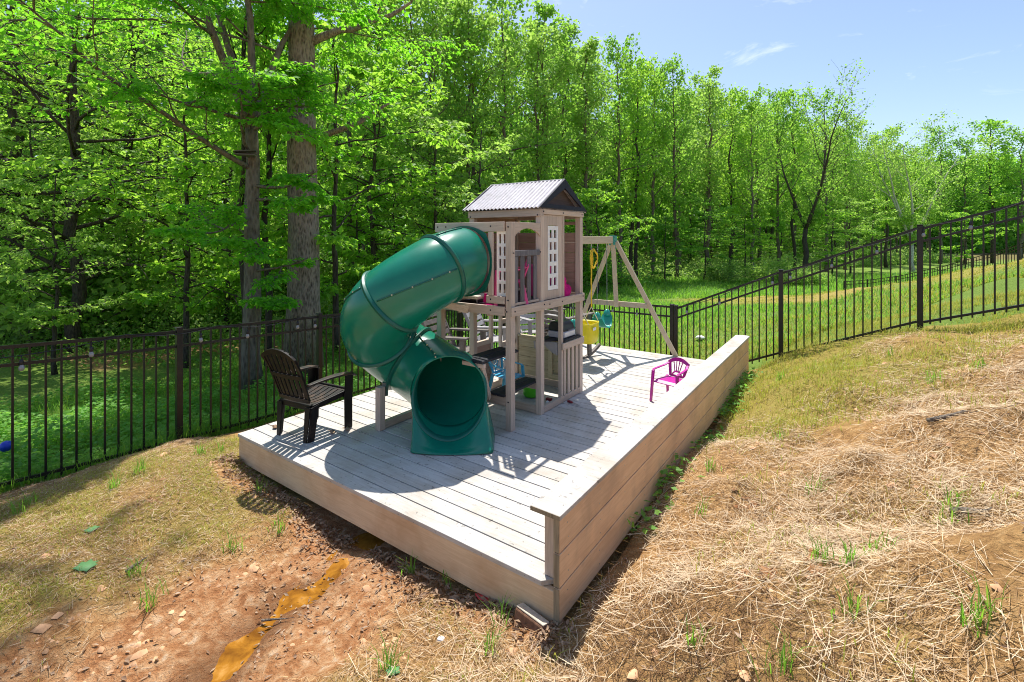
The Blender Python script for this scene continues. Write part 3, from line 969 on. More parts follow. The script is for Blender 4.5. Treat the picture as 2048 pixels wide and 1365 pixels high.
# bolts
b = MB()
for (x, y, z) in [(A1 - .035, B0 - .025, 1.19), (A1 - .035, B0 - .003, 1.30), (A1 - .035, B0 - .003, 2.03), (A1 - .24, B0 - .024, 1.19),
                  (A1 - .24, B0 - .023, 1.30), (A1 - .24, B0 - .024, 2.04), (A0 + .04, B0 - .024, 2.04), (A0 + .16, B0 - .024, 2.04), (A0 + .04, B0 - .026, 1.19), (1.5, B0 - .026, 1.19),
                  (A1 - .035, B0 - .002, .29), (A0 + .04, BM - .024, 2.17), (A1 - .03, BM - .024, 2.17)]:
    b.lathe([(.008, 0), (.008, .004), (.004, .006)], 8, Matrix.Translation((x, y, z)) @ Matrix.Rotation(R(90), 4, 'X'))
for (y, z) in [(B0 + .03, 1.19), (BM + .03, 1.2), (2.27, 1.19), (2.55, 1.19), (B1 - .04, 1.2), (B0 + .03, 1.77), (BM - .03, 1.77), (BM + .04, 2.21), (2.6, 2.21), (B1 - .04, 2.21)]:
    b.lathe([(.008, 0), (.008, .004), (.004, .006)], 8, Matrix.Translation((A1 + .0245 if z < 1.25 else A1 + .009, y, z)) @ Matrix.Rotation(R(90), 4, 'Y'))
b.build('bolt_heads', M['gable'], ps)

# ------ swing beam and A-frame
SA, SB = 1.635, 5.265
b = MB(); b.box(SA - .030, SA + .030, B1 + .026, SB, 1.83, 1.945); b.build('swing_beam', M['swing_wood'], ps, bevel=.006)
b = MB(); b.box(SA - .05, SA + .05, B1 + .001, B1 + .024, 1.80, 1.975); b.build('beam_plate', M['play_z'], ps, bevel=.004)
for s_ in (-1, 1):
    b = MB(); b.beam((SA + s_ * .04, SB + .02, 1.86), (SA + s_ * .94, SB + .335, .0), .07, .045, (0, 1, 0))
    b.build('swing_leg', M['swing_z'], ps, bevel=.004)
b = MB(); b.beam((SA - .53, SB + .17, .80), (SA + .53, SB + .17, .80), .035, .085); b.build('cross_brace', M['swing_wood'], ps, bevel=.004)
b = MB(); b.beam((SA, SB + .0, 1.83), (SA, SB + .135, .745), .075, .030, (0, 1, 0)); b.build('centre_upright', M['swing_z'], ps, bevel=.004)
b = MB()
b.box(SA - .040, SA + .040, SB + .002, SB + .075, 1.74, 1.955); b.box(SA - .040, SA + .040, SB - .075, SB + .001, 1.947, 1.96)
b.box(SA - .042, SA - .032, SB - .075, SB + .001, 1.80, 1.946); b.box(SA + .032, SA + .042, SB - .075, SB + .001, 1.80, 1.946)
for dz in (0, .05, .10): b.lathe([(.010, 0), (.010, .006)], 8, Matrix.Translation((SA + .0425, SB - .03, 1.83 + dz)) @ Matrix.Rotation(R(90), 4, 'Y'))
b.build('leg_bracket', M['teal'], ps, bevel=.004)

# ------ tube slide
CP = [(1.57, 1.75, 1.675), (1.57, 1.50, 1.676), (1.565, 1.24, 1.635), (1.475, .96, 1.485), (1.28, .785, 1.315), (1.085, .775, 1.125), (.965, .925, .925),
      (.985, 1.15, .735), (1.20, 1.245, .60), (1.50, 1.235, .51), (1.775, 1.105, .455), (1.90, .93, .43)]
CP = [Vector(p) for p in CP]


def crom(pts, i, t):
    p0, p1, p2, p3 = pts[i - 1], pts[i], pts[i + 1], pts[i + 2]
    return .5 * ((2 * p1) + (p2 - p0) * t + (2 * p0 - 5 * p1 + 4 * p2 - p3) * t * t + (3 * p1 - p0 - 3 * p2 + p3) * t ** 3)


SEG = 10
path = []
for i in range(1, len(CP) - 2):
    for k in range(SEG): path.append(crom(CP, i, k / SEG))
path.append(CP[-2].copy())
# relax into one even curve
for _ in range(60):
    q2 = [p.copy() for p in path]
    for i in range(2, len(path) - 2):
        q2[i] = path[i] * .5 + (path[i - 1] + path[i + 1]) * .25
    path = q2
TAN = [(path[min(i + 1, len(path) - 1)] - path[max(i - 1, 0)]).normalized() for i in range(len(path))]
TAN[0] = Vector((0, -1, 0)); TAN[1] = (TAN[0] + TAN[2]).normalized()
HD = Vector((.574, -.819, 0))
for j in range(1, 7): TAN[-j] = TAN[-j].lerp(Vector((HD.x * .97, HD.y * .97, -.10)), max(0, 1 - j / 6)).normalized()
TR = .350


def ring(i, r, ang):
    T = TAN[i]; up = Vector((0, 0, 1)); up = (up - T * up.dot(T)).normalized(); sd = T.cross(up)
    return path[i] + (sd * math.cos(ang) + up * math.sin(ang)) * r


NR = 56
slide = empty('tube_slide', (0, 0, 0)); slide.parent = ps; slide.location = -ps.location
cuts = [0, 11, 30, 50, 66, len(path) - 1]


def shell(i0, i1, r0, r1, closed_in=True):
    b = MB(); v = []; f = []
    ids = list(range(i0, i1 + 1)); m = len(ids)
    for r_ in (r0, r1):
        for i in ids:
            for k in range(NR): v.append(ring(i, r_, 2 * math.pi * k / NR))
    o_ = m * NR
    for a in range(m - 1):
        for k in range(NR):
            l = (k + 1) % NR
            f.append((a * NR + k, a * NR + l, (a + 1) * NR + l, (a + 1) * NR + k)[::-1])
            f.append((o_ + a * NR + k, o_ + a * NR + l, o_ + (a + 1) * NR + l, o_ + (a + 1) * NR + k))
    for a in (0, m - 1):
        for k in range(NR):
            l = (k + 1) % NR
            q4 = (a * NR + k, a * NR + l, o_ + a * NR + l, o_ + a * NR + k)
            f.append(q4 if a == 0 else q4[::-1])
    return b.add(v, f)


for c, (i0, i1) in enumerate(zip(cuts[:-1], cuts[1:])):
    o = shell(i0, i1, TR, TR - .010).build('tube_section', M['slide'], slide, smooth=True, auto=50)
    # mould seams with bolts along each section
    angs = [(math.pi / 2 + .15, -math.pi / 2), (.10, math.pi - .1), (math.pi / 2 + .9, -.35), (.6, math.pi + .3), (1.2, -1.4)][c]
    for a_ in angs:
        b = MB()
        rr = list(range(i0 + 1, i1))
        b.tube([ring(i, TR + .004, a_) for i in rr], .0085, 6)
        s_ = b.build('mould_seam', M['slide_dark'], slide, smooth=True)
        b = MB()
        for i in rr[2::4]:
            p = ring(i, TR + .010, a_)
            b.lathe([(.0075, -.008), (.0075, .008)], 7, Matrix.Translation(p))
        s_ = b.build('seam_bolt', M['bolt'], slide)
for i in cuts[1:-1]:
    b = MB(); v = []
    prof = [(-.022, .001), (-.020, .016), (-.004, .020), (-.003, .024), (.003, .024), (.004, .020), (.020, .016), (.022, .001)]
    f = []
    for off, dr in prof:
        for k in range(NR):
            v.append(ring(i, TR + dr, 2 * math.pi * k / NR) + TAN[i] * off)
    for a in range(len(prof) - 1):
        for k in range(NR):
            l = (k + 1) % NR; f.append((a * NR + k, (a + 1) * NR + k, (a + 1) * NR + l, a * NR + l))
    b.add(v, f)
    fl = b.build('joint_flange', M['slide_dark'], slide, smooth=True)
# flange plate at the tower
b = MB(); cxp = path[0].x; czp = path[0].z
v = []; f = []
for yy in (B0 - .022, B0 - .034):
    for r_ in (TR + .002, None):
        for k in range(NR):
            t = 2 * math.pi * k / NR
            if r_: v.append(Vector((cxp + r_ * math.cos(t), yy, czp + r_ * math.sin(t))))
            else:
                c_, s_ = math.cos(t), math.sin(t); m_ = max(abs(c_), abs(s_)) ** .30
                v.append(Vector((cxp + .372 * c_ / m_, yy, czp + .372 * s_ / m_)))
for a in range(NR):
    l = (a + 1) % NR
    f += [(a, l, NR + l, NR + a), (2 * NR + a, 3 * NR + a, 3 * NR + l, 2 * NR + l), (NR + a, NR + l, 3 * NR + l, 3 * NR + a)]
b.add(v, f); b.build('entry_plate', M['slide_dark'], slide)
# exit: hood rim and flared foot
E_ = path[-1] - Vector((0, 0, .025)); sd = HD.cross(Vector((0, 0, 1))).normalized()
upT = (Vector((0, 0, 1)) - HD * .35)


def rim(ang, r, push=0.0): return E_ + HD * (.03 + push) + sd * math.cos(ang) * r + upT * math.sin(ang) * r * 1.08


b = MB(); v = []; f = []
prof = [(TR - .010, -.16), (TR + .006, -.10), (TR + .010, -.02), (TR + .012, .012), (TR + .004, .022), (TR - .012, .016), (TR - .018, -.05)]
for r_, pu in prof:
    for k in range(NR): v.append(rim(2 * math.pi * k / NR, r_, pu))
for a in range(len(prof) - 1):
    for k in range(NR):
        l = (k + 1) % NR; f.append((a * NR + k, (a + 1) * NR + k, (a + 1) * NR + l, a * NR + l))
b.add(v, f); b.build('exit_rim', M['slide_dark'], slide, smooth=True)
b = MB(); v = []; f = []
for r_a, r_b in ((TR - .001, TR + .003),):
    vq = []
    for s_ in range(6):
        for k in range(NR):
            t = 2 * math.pi * k / NR
            vq.append(ring(len(path) - 1, r_a - .004, t).lerp(rim(t, r_b, .0), s_ / 5))
    fq = [(a * NR + k, a * NR + (k + 1) % NR, (a + 1) * NR + (k + 1) % NR, (a + 1) * NR + k) for a in range(5) for k in range(NR)]
bq = MB(); bq.add(vq, fq)
oq = bq.build('exit_collar', M['slide'], slide, smooth=True)
mq = oq.modifiers.new('thick', 'SOLIDIFY'); mq.thickness = .010; mq.offset = 0
lip_c = Vector((1.985, .905, 0)); NS = 40; rows = 12
for i in range(NS + 1):
    t = i / NS; ang = math.pi + math.radians(8) + (math.pi - math.radians(16)) * t   # left round the bottom to right
    top = rim(ang, TR + .006, .012)
    u = t * 2 - 1
    wid = .365; ed = sd * (u * wid)
    prof_f = (1 - abs(u) ** 3.2)
    ed = sd * (wid * math.copysign(min(1, abs(u) * 1.25) ** .9, u))
    back = -HD * (.36 * max(0, (abs(u) - .78) / .22) ** 1.2)
    foot = lip_c + ed + HD * (.055 * (1 - u * u)) + back + Vector((0, 0, .004))
    for j in range(rows + 1):
        s_ = j / rows
        p = top.lerp(foot, s_)
        p += HD * (.028 * math.sin(s_ * math.pi) * (1 - abs(u)) - .02 * math.sin(s_ * math.pi) * abs(u))
        if s_ > .80: p += HD * .014 * prof_f
        v.append(p)
for i in range(NS):
    for j in range(rows):
        a = i * (rows + 1) + j; f.append((a, a + 1, a + rows + 2, a + rows + 1))
b.add(v, f)
ft = b.build('exit_foot', M['slide'], slide, smooth=True, auto=60)
m_ = ft.modifiers.new('thick', 'SOLIDIFY'); m_.thickness = .008; m_.offset = -1
# support under the spiral
b = MB(); b.box(1.02, 1.09, .83, .90, 0, .43); b.build('slide_post', M['play_z'], ps, bevel=.004)
b = MB(); b.box(1.03, 1.08, .903, 1.55, .004, .075); b.build('slide_rail', M['play_y'], ps, bevel=.004)
b = MB(); b.box(1.03, 1.09, .905, .935, .33, .46); b.build('slide_strap', M['bolt'], ps)
# ------------------------------------------------------------------ swings (hang from the beam)
def link_ring(b, p, r=.016, t=.0035, tall=2.0):
    pts = [Vector(p) + Vector((0, r * math.cos(2 * math.pi * k / 10), r * tall * math.sin(2 * math.pi * k / 10))) for k in range(10)]
    b.tube(pts, t, 5, closed=True)


def chain(b, p0, p1, n):
    p0 = Vector(p0); p1 = Vector(p1)
    for i in range(n):
        c = p0.lerp(p1, (i + .5) / n); d = (p1 - p0).length / n * .62
        ax = Vector((1, 0, 0)) if i % 2 else Vector((0, 1, 0))
        pts = [c + ax * .007 * math.cos(2 * math.pi * k / 8) + Vector((0, 0, d * math.sin(2 * math.pi * k / 8))) for k in range(8)]
        b.tube(pts, .0028, 4, closed=True)


def belt_swing(y0, y1, zseat, label):
    root = empty('swing', (SA, (y0 + y1) / 2, zseat), 0, label, 'swing', 'swings on the beam')
    b = MB(); n = 14; L_ = []; Q_ = []
    for i in range(n + 1):
        t = i / n; yy = y0 + (y1 - y0) * t
        zz_ = zseat + .17 * abs(2 * t - 1) ** 2.6
        w = .075 + .055 * math.sin(math.pi * t) ** .6
        L_.append((SA - w, yy, zz_)); Q_.append((SA + w, yy, zz_))
    b.strip(L_, Q_, .012)
    b.build('seat', M['teal'], root, smooth=True, auto=40)
    for yy in (y0, y1):
        b = MB(); b.lathe([(.03, -.035), (.055, -.03), (.06, 0), (.04, .05), (.012, .07)], 14, Matrix.Translation((SA, yy, zseat + .185)))
        b.build('seat_end', M['teal'], root, smooth=True)
        b = MB(); chain(b, (SA, yy, zseat + .25), (SA, yy + (.02 if yy == y0 else -.02), 1.73), 44)
        b.build('chain', M['chain'], root)
        b = MB(); link_ring(b, (SA, yy + (.02 if yy == y0 else -.02), 1.765), .017, .004)
        b.tube([(SA, yy + (.02 if yy == y0 else -.02), 1.79), (SA, yy + (.02 if yy == y0 else -.02), 1.832)], .006, 6)
        b.build('carabiner', M['bolt'], root)
    return root


belt_swing(4.64, 5.02, .50, 'teal belt swing with its ends lit, beside the A-frame legs beyond the yellow bucket')
belt_swing(3.45, 3.85, .50, 'teal belt swing seen through the open lower storey of the playset')
# toddler bucket
yb = 4.27
bs = empty('bucket_swing', (SA, yb, .40), 0, 'yellow toddler bucket swing hanging on ropes beside the playset post', 'swing', 'swings on the beam')
b = MB(); prof = []; NB = 28
v = []; f = []
for (rx, ry, z) in [(.10, .10, .345), (.145, .150, .35), (.165, .175, .40), (.170, .185, .50), (.168, .188, .60), (.170, .190, .640), (.176, .196, .648), (.170, .190, .655), (.155, .175, .645), (.150, .168, .5), (.14, .155, .40), (.09, .09, .375)]:
    for k in range(NB):
        t = 2 * math.pi * k / NB
        sq = (abs(math.cos(t)) ** 4 + abs(math.sin(t)) ** 4) ** -.25
        v.append((SA + rx * math.cos(t) * sq * .93, yb + ry * math.sin(t) * sq * .93, z))
for a in range(11):
    for k in range(NB):
        l = (k + 1) % NB; f.append((a * NB + k, a * NB + l, (a + 1) * NB + l, (a + 1) * NB + k))
f.append(tuple(range(NB - 1, -1, -1))); f.append(tuple(11 * NB + k for k in range(NB)))
b.add(v, f); b.build('bucket', M['yellow'], bs, smooth=True, auto=50)
b = MB(); b.box(SA + .172, SA + .1745, yb - .13, yb - .03, .555, .60); b.build('sticker', M['white'], bs)
b = MB()
for yy, yt in ((yb - .17, yb - .16), (yb + .17, yb + .17)):
    for xx in (-.12, .12): b.tube([(SA + xx, yy, .645), (SA, (yy + yt) / 2, .86)], .006, 6)
b.build('bridle', M['rope_w'], bs)
b = MB()
for yy, yt in ((yb - .17, yb - .16), (yb + .17, yb + .17)):
    pts = [(SA + .003 * math.sin(i * 1.7), (yy + yt) / 2 + (yt - (yy + yt) / 2) * i / 14, .86 + (1.73 - .86) * i / 14) for i in range(15)]
    b.tube(pts, .011, 7)
b.build('rope', M['rope_y'], bs, smooth=True)
for yt in (yb - .16, yb + .17):
    b = MB(); link_ring(b, (SA, yt, 1.765), .017, .004); b.tube([(SA, yt, 1.79), (SA, yt, 1.832)], .006, 6)
    b.build('carabiner', M['bolt'], bs)
# spare coil of rope tied below the carabiner
b = MB(); pts = []
for i in range(50):
    t = i / 50 * 2 * math.pi * 2
    rr = .100 + .008 * math.sin(i * 1.3)
    pts.append((SA + .014 * math.sin(i * .8) + .01, yb + .235 + rr * math.cos(t) * 1.05, 1.60 + rr * 1.45 * math.sin(t)))
b.tube(pts, .0085, 6)
b.tube([(SA + .01, yb + .17, 1.74), (SA + .014, yb + .19, 1.60), (SA + .012, yb + .175, 1.45)], .010, 6)
rc = b.build('rope_coil', M['rope_y'], None, smooth=True)
tag(rc, 'coiled yellow rope tied in a loop below the swing beam', 'rope')


# ------------------------------------------------------------------ chairs
def resin_chair(label, loc, rz):
    r = empty('resin_armchair', loc, rz, label, 'chair')
    r.scale = (.90, .91, .945)
    # back: seven slats between a curved head and a cross band, reclined
    def bk(u, s):      # u -1..1 across, s 0..1 up
        w = .235 + .035 * s
        z = .40 + .545 * s - .085 * (abs(u) ** 2.2) * max(0, (s - .55) / .45)
        y = -.205 - .20 * s - .02 * (1 - u * u)
        return Vector((u * w, y, z))
    b = MB(); nS = 7
    for i in range(nS):
        u0 = -1 + 2 * i / nS + .045; u1 = -1 + 2 * (i + 1) / nS - .045
        L_ = [bk(u0, s / 10) for s in range(11)]; Q_ = [bk(u1, s / 10) for s in range(11)]
        b.strip(Q_, L_, .012)
    for s0, s1 in ((-.03, .05), (.43, .51), (.90, 1.0)):
        L_ = [bk(-1 + 2 * k / 16, s0) - Vector((0, .013, 0)) for k in range(17)]; Q_ = [bk(-1 + 2 * k / 16, s1) - Vector((0, .013, 0)) for k in range(17)]
        b.strip(L_, Q_, .012)
    for sg in (-1, 1):
        L_ = [bk(sg * 1.0, s / 10) for s in range(11)]; Q_ = [bk(sg * .90, s / 10) + Vector((0, .0, 0)) for s in range(11)]
        b.strip(*((L_, Q_) if sg < 0 else (Q_, L_)), -.020 if sg > 0 else -.020)
    b.build('backrest', M['blackchair'], r, world=False)
    b = MB()
    for i in range(7):
        x0 = -.235 + .47 * i / 7 + .008; x1 = -.235 + .47 * (i + 1) / 7 - .008
        L_ = []; Q_ = []
        for k in range(8):
            t = k / 7; y = -.20 + .46 * t; z = .365 + .062 * t - .03 * math.sin(math.pi * t) - (.03 if k == 7 else 0)
            sc_ = 1 + .10 * t
            L_.append((x0 * sc_, y, z)); Q_.append((x1 * sc_, y, z))
        b.strip(Q_, L_, -.012)
    b.build('seat', M['dusty'], r, world=False)
    b = MB()
    b.beam((-.25, -.20, .335), (-.275, .27, .385), .03, .055); b.beam((.25, -.20, .335), (.275, .27, .385), .03, .055)
    b.beam((-.26, .272, .385), (.26, .272, .385), .03, .06); b.beam((-.24, -.21, .335), (.24, -.21, .335), .03, .06)
    b.build('seat_frame', M['blackchair'], r, world=False, bevel=.006)
    for sg in (-1, 1):
        b = MB(); L_ = []; Q_ = []
        for k in range(11):
            t = k / 10; y = -.27 + .60 * t
            z = .585 + .02 * math.sin(math.pi * t) - (.03 * max(0, (t - .85) / .15) ** 2)
            c = .275 + .028 * t; w = .024 + .026 * min(1, t * 1.6) - (.02 * max(0, (t - .9) / .1))
            L_.append((sg * (c - w), y, z)); Q_.append((sg * (c + w), y, z))
        b.strip(*((L_, Q_) if sg > 0 else (Q_, L_)), .020)
        b.build('armrest', M['dusty'], r, world=False, bevel=.004)
        b = MB()
        # front leg: an angle section that rises to the arm
        b.strip([(sg * .305, .275, 0), (sg * .300, .28, .36), (sg * .305, .29, .585)], [(sg * .295, .185, 0), (sg * .29, .185, .36), (sg * .30, .19, .585)], .010 * sg)
        b.strip([(sg * .307, .278, 0), (sg * .302, .283, .36), (sg * .308, .292, .585)], [(sg * .25, .283, 0), (sg * .245, .285, .36), (sg * .262, .292, .585)], -.010 * sg)
        b.build('leg', M['blackchair'], r, world=False)
        b = MB()
        b.strip([(sg * .235, -.25, 0), (sg * .262, -.225, .34)], [(sg * .250, -.18, 0), (sg * .262, -.13, .36)], -.012 * sg)
        b.strip([(sg * .235, -.252, 0), (sg * .262, -.227, .34)], [(sg * .19, -.252, 0), (sg * .185, -.227, .34)], .012 * sg)
        b.build('leg', M['blackchair'], r, world=False)
    return r


resin_chair('black resin armchair with dusty slatted seat at the front corner of the deck', (.515, .46, .002), R(7))


def child_chair(label, mat, loc, rz, s=1.0):
    r = empty('child_chair', loc, rz, label, 'chair', 'plastic children\'s chairs')
    r.scale = (s, s, s)
    m = M[mat]
    def bp(u, t):
        w = .088 + .045 * t
        return Vector((u * w, -.135 - .055 * t, .275 + .225 * t - .055 * u * u * t))
    b = MB()
    for u in (-.48, -.16, .16, .48):
        b.tube([bp(u * (.62 + .38 * k / 5), .22 + .62 * k / 5) for k in range(6)], .0062, 6)
    # outer loop, broad and flat
    for sg in (-1, 1):
        L_ = [bp(sg * 1.0, k / 8) + Vector((sg * .012, 0, 0)) for k in range(9)]; Q_ = [bp(sg * .80, k / 8) for k in range(9)]
        b.strip(*((L_, Q_) if sg > 0 else (Q_, L_)), .012)
    L_ = [bp(-1.06 + 2.12 * k / 14, .80) + Vector((0, 0, .004)) for k in range(15)]; Q_ = [bp(-1.06 + 2.12 * k / 14, 1.0) + Vector((0, 0, .006)) for k in range(15)]
    b.strip(L_, Q_, .013)
    L_ = [bp(-1 + 2 * k / 8, -.02) for k in range(9)]; Q_ = [bp(-1 + 2 * k / 8, .10) for k in range(9)]
    b.strip(L_, Q_, .012)
    arc = [bp(math.cos(math.pi * k / 10) * .62, .08 + .20 * math.sin(math.pi * k / 10)) for k in range(11)]
    b.tube(arc, .010, 6)
    b.build('backrest', m, r, world=False)
    b = MB()
    L_ = [(-.125 - .02 * k / 6, -.135 + .29 * k / 6, .268 + .012 * math.sin(k) * 0 - (.022 if k == 6 else 0)) for k in range(7)]
    Q_ = [(.125 + .02 * k / 6, -.135 + .29 * k / 6, .268 - (.022 if k == 6 else 0)) for k in range(7)]
    b.strip(Q_, L_, -.011)
    b.build('seat', m, r, world=False, bevel=.003)
    for sg in (-1, 1):
        b = MB()
        pts = [Vector((sg * .125, -.175, .43)), Vector((sg * .150, -.10, .405)), Vector((sg * .165, .03, .395)), Vector((sg * .165, .12, .39)), Vector((sg * .158, .142, .372))]
        L_ = [p - Vector((.014, 0, 0)) for p in pts]; Q_ = [p + Vector((.014, 0, 0)) for p in pts]
        b.strip(L_, Q_, .010)
        b.build('armrest', m, r, world=False)
        b = MB(); b.beam((sg * .175, .165, 0), (sg * .158, .138, .378), .022, .034, (0, 1, 0), .026, .040); b.build('leg', m, r, world=False, bevel=.003)
        b = MB(); b.beam((sg * .145, -.185, 0), (sg * .122, -.125, .275), .020, .034, (0, 1, 0), .026, .040); b.build('leg', m, r, world=False, bevel=.003)
    return r


child_chair('small magenta plastic armchair standing alone in the sun by the plank wall', 'magenta', (3.175, 3.38, .002), R(167.6), .96)
child_chair('small sky blue plastic armchair under the playset behind the dark bench', 'bluechair', (1.47, 2.44, .002), R(-95), .95)
child_chair('small pink plastic armchair up on the balcony behind the slide', 'pinkchair', (1.93, 1.87, 1.209), R(130), .95)


def slat_chair(label, loc, rz, mat, rocker=False, name='slatted_armchair'):
    r = empty(name, loc, rz, label, 'chair', 'grey slatted chairs behind the playset')
    m = M[mat]; lift = .10 if rocker else 0
    b = MB()
    for i in range(7):
        t0 = i / 7
        y = -.20 - .30 * t0; z = lift + .36 + .60 * t0
        b.beam((-.25, y, z + .035), (.25, y, z + .035), .016, .066, (0, -.45, .9))
    b.build('backrest', m, r, world=False, bevel=.003)
    for sg in (-1, 1):
        b = MB(); b.beam((sg * .265, -.17, lift + .30), (sg * .265, -.515, lift + 1.0), .03, .05, (0, 1, 0)); b.build('back_post', m, r, world=False, bevel=.004)
        b = MB(); b.beam((sg * .31, -.30, lift + .575), (sg * .31, .34, lift + .60), .095, .026); b.build('armrest', m, r, world=False, bevel=.006)
        b = MB(); b.beam((sg * .30, .27, .05 if rocker else 0), (sg * .30, .25, lift + .585), .04, .075, (0, 1, 0)); b.build('leg', m, r, world=False, bevel=.004)
        b = MB(); b.beam((sg * .285, -.34, .04 if rocker else 0), (sg * .285, -.10, lift + .36), .04, .075, (0, 1, 0)); b.build('leg', m, r, world=False, bevel=.004)
        if rocker:
            b = MB(); L_ = []; Q_ = []
            for k in range(15):
                t = k / 14 * 2 - 1; y = t * .52; z = .012 + .17 * t * t
                L_.append((sg * .30 - .025, y, z)); Q_.append((sg * .30 + .025, y, z))
            b.strip(L_, Q_, .045); b.build('rocker', m, r, world=False, bevel=.005)
    b = MB()
    for i in range(5):
        y = -.17 + i * .095
        b.beam((-.27, y, lift + .335 + .012 * i), (.27, y, lift + .335 + .012 * i), .085, .018)
    b.build('seat', m, r, world=False, bevel=.003)
    return r


slat_chair('dark grey slatted rocking chair with curved runners beside the yellow bucket swing', (1.10, 4.55, .002), R(-12), 'greychair', True, 'rocking_chair')
slat_chair('pale grey slatted armchair behind the half wall of the playset', (.62, 4.55, .002), R(-120), 'palechair')
slat_chair('brown grey slatted armchair nearest the slide, seen between the playset posts', (.42, 2.72, .002), R(-78), 'greychair')
slat_chair('pale grey armchair half hidden behind the far left playset post', (.40, 3.62, .002), R(-70), 'palechair')

# ------------------------------------------------------------------ toys in and under the playset
g = empty('toy_grill', (2.0, 2.86, .7245), 0, 'black toy grill with grey front standing on the playset counter', 'toy')
b = MB(); b.box(1.905, 2.125, 2.70, 2.99, .726, .80); b.build('grill_base', M['grill_grey'], g, bevel=.012)
b = MB()
o = [(1.90, .802), (1.90, .86), (1.93, .905), (1.99, .915), (2.06, .905), (2.10, .87), (2.12, .802)]
b.prism(o, (0, 2.985, 0), (1, 0, 0), (0, 0, 1), .27)
b.build('lid', M['grill'], g, bevel=.010)
b = MB(); b.tube([(2.135, 2.75, .82), (2.150, 2.75, .825), (2.150, 2.94, .825), (2.135, 2.94, .82)], .006, 6); b.build('handle', M['grill'], g)
b = MB(); b.beam((2.127, 2.72, .765), (2.127, 2.97, .765), .004, .055); b.build('grill_front', M['white'], g, bevel=.001)


def crumple(name, loc, s, mat, label, cat, seed=1, n=16, flat=.7, rough=.35):
    rng = np.random.RandomState(seed)
    v = []; f = []
    m_ = n // 2
    wav = [(rng.normal(size=3) * 2.2, rng.uniform(0, 6)) for _ in range(8)]
    for i in range(m_ + 1):
        th = math.pi * i / m_
        for k in range(n):
            ph = 2 * math.pi * k / n
            d = np.array([math.sin(th) * math.cos(ph), math.sin(th) * math.sin(ph), math.cos(th)])
            rr = 1 + rough * sum(math.sin(float(w @ d) + p_) for w, p_ in wav) / 4
            q_ = d * rr * np.array(s)
            v.append((loc[0] + q_[0], loc[1] + q_[1], loc[2] + max(q_[2], -s[2] * flat)))
    for i in range(m_):
        for k in range(n):
            l = (k + 1) % n; f.append((i * n + k, (i + 1) * n + k, (i + 1) * n + l, i * n + l))
    b = MB(); b.add(v, f)
    o_ = b.build(name, M[mat], None, smooth=True)
    return tag(o_, label, cat)


crumple('cloth_bag', (2.03, 2.80, 1.30), (.10, .13, .12), 'pinkcloth', 'crumpled bright pink cloth bag on the cabin floor by the corner post', 'bag', 4, 26, .75, .5)
b = MB(); b.lathe([(.085, 0), (.10, .02), (.105, .11), (.112, .115), (.112, .13), (.10, .13), (.096, .02), (.0, .015)], 20, Matrix.Translation(onz(1063, 792, .01) + Vector((0, 0, .002))), False)
tag(b.build('toy_bowl', M['green_toy'], None, smooth=True, auto=40), 'lime green plastic toy bowl on the deck under the playset', 'toy')
b = MB(); b.box(1.66, 1.90, 2.62, 2.86, 1.2095, 1.60)
tag(b.build('toy_box', M['pinkchair'], None, bevel=.02), 'upright pink toy box inside the cabin behind the window', 'toy')
# pale toy table on the balcony floor with pink ribbons
tt_ = empty('toy_table', (1.45, 1.80, 1.2095), 0, 'cream toy table lying on the balcony floor below the slide mouth', 'toy')
b = MB(); b.box(1.30, 1.66, 1.66, 1.95, 1.262, 1.300); b.build('table_top', M['rope_w'], tt_, bevel=.012)
b = MB()
for xx in (1.33, 1.63):
    b.tube([(xx, 1.68, 1.26), (xx, 1.69, 1.216), (xx, 1.92, 1.216), (xx, 1.93, 1.26)], .008, 6)
b.build('frame', M['bolt'], tt_)
b = MB(); b.beam((1.72, 1.70, 1.235), (1.74, 1.70, 1.33), .004, .035, (1, 0, 0)); b.beam((1.80, 1.76, 1.235), (1.79, 1.75, 1.32), .004, .03, (1, 0, 0)); b.beam((1.70, 1.73, 1.214), (1.82, 1.73, 1.214), .09, .006)
tag(b.build('ribbon', M['pinkcloth'], None), 'bright pink ribbon hanging over the balcony floor edge', 'ribbon')
# small things on the sill side
p = onz(1095, 806, .02); b = MB(); b.lathe([(.005, -.022), (.019, -.012), (.022, 0), (.018, .013), (.004, .022)], 12, Matrix.Translation((p.x, p.y, .0235)))
tag(b.build('toy_ball', M['white'], None, smooth=True), 'small white ball on the deck inside the playset sill', 'ball')
for px, py, w, lab in ((1088, 812, .05, 'dark red toy block inside the playset sill beside the white ball'), (1098, 799, .07, 'dark red toy brick farther back behind the white ball')):
    p = onz(px, py, .02); b = MB(); b.box(p.x - w / 2, p.x + w / 2, p.y - .02, p.y + .02, .003, .035)
    tag(b.build('toy_block', M['maroon'], None, bevel=.006), lab, 'toy', 'toy blocks by the sill')
p = onz(1143, 804, .02); q = onz(1156, 807, .02)
t_ = empty('toy_screwdriver', (p.x, p.y, 0), 0, 'red handled toy tool lying on the shaded boards', 'toy')
b = MB(); b.tube([(p.x - .05, p.y, .018), (p.x - .02, p.y - .002, .018), (p.x + .02, p.y - .005, .016)], [.013, .016, .010], 8); b.build('handle', M['maroon'], t_, smooth=True)
b = MB(); b.tube([(p.x + .021, p.y - .005, .014), (p.x + .11, p.y - .02, .008)], .005, 6); b.build('shaft', M['bolt'], t_)

# ------------------------------------------------------------------ small things on the ground
def gp(px, py):
    z = -.3
    for _ in range(8):
        p = onz(px, py, z); z = gz(p.x, p.y)
    return Vector((p.x, p.y, z))


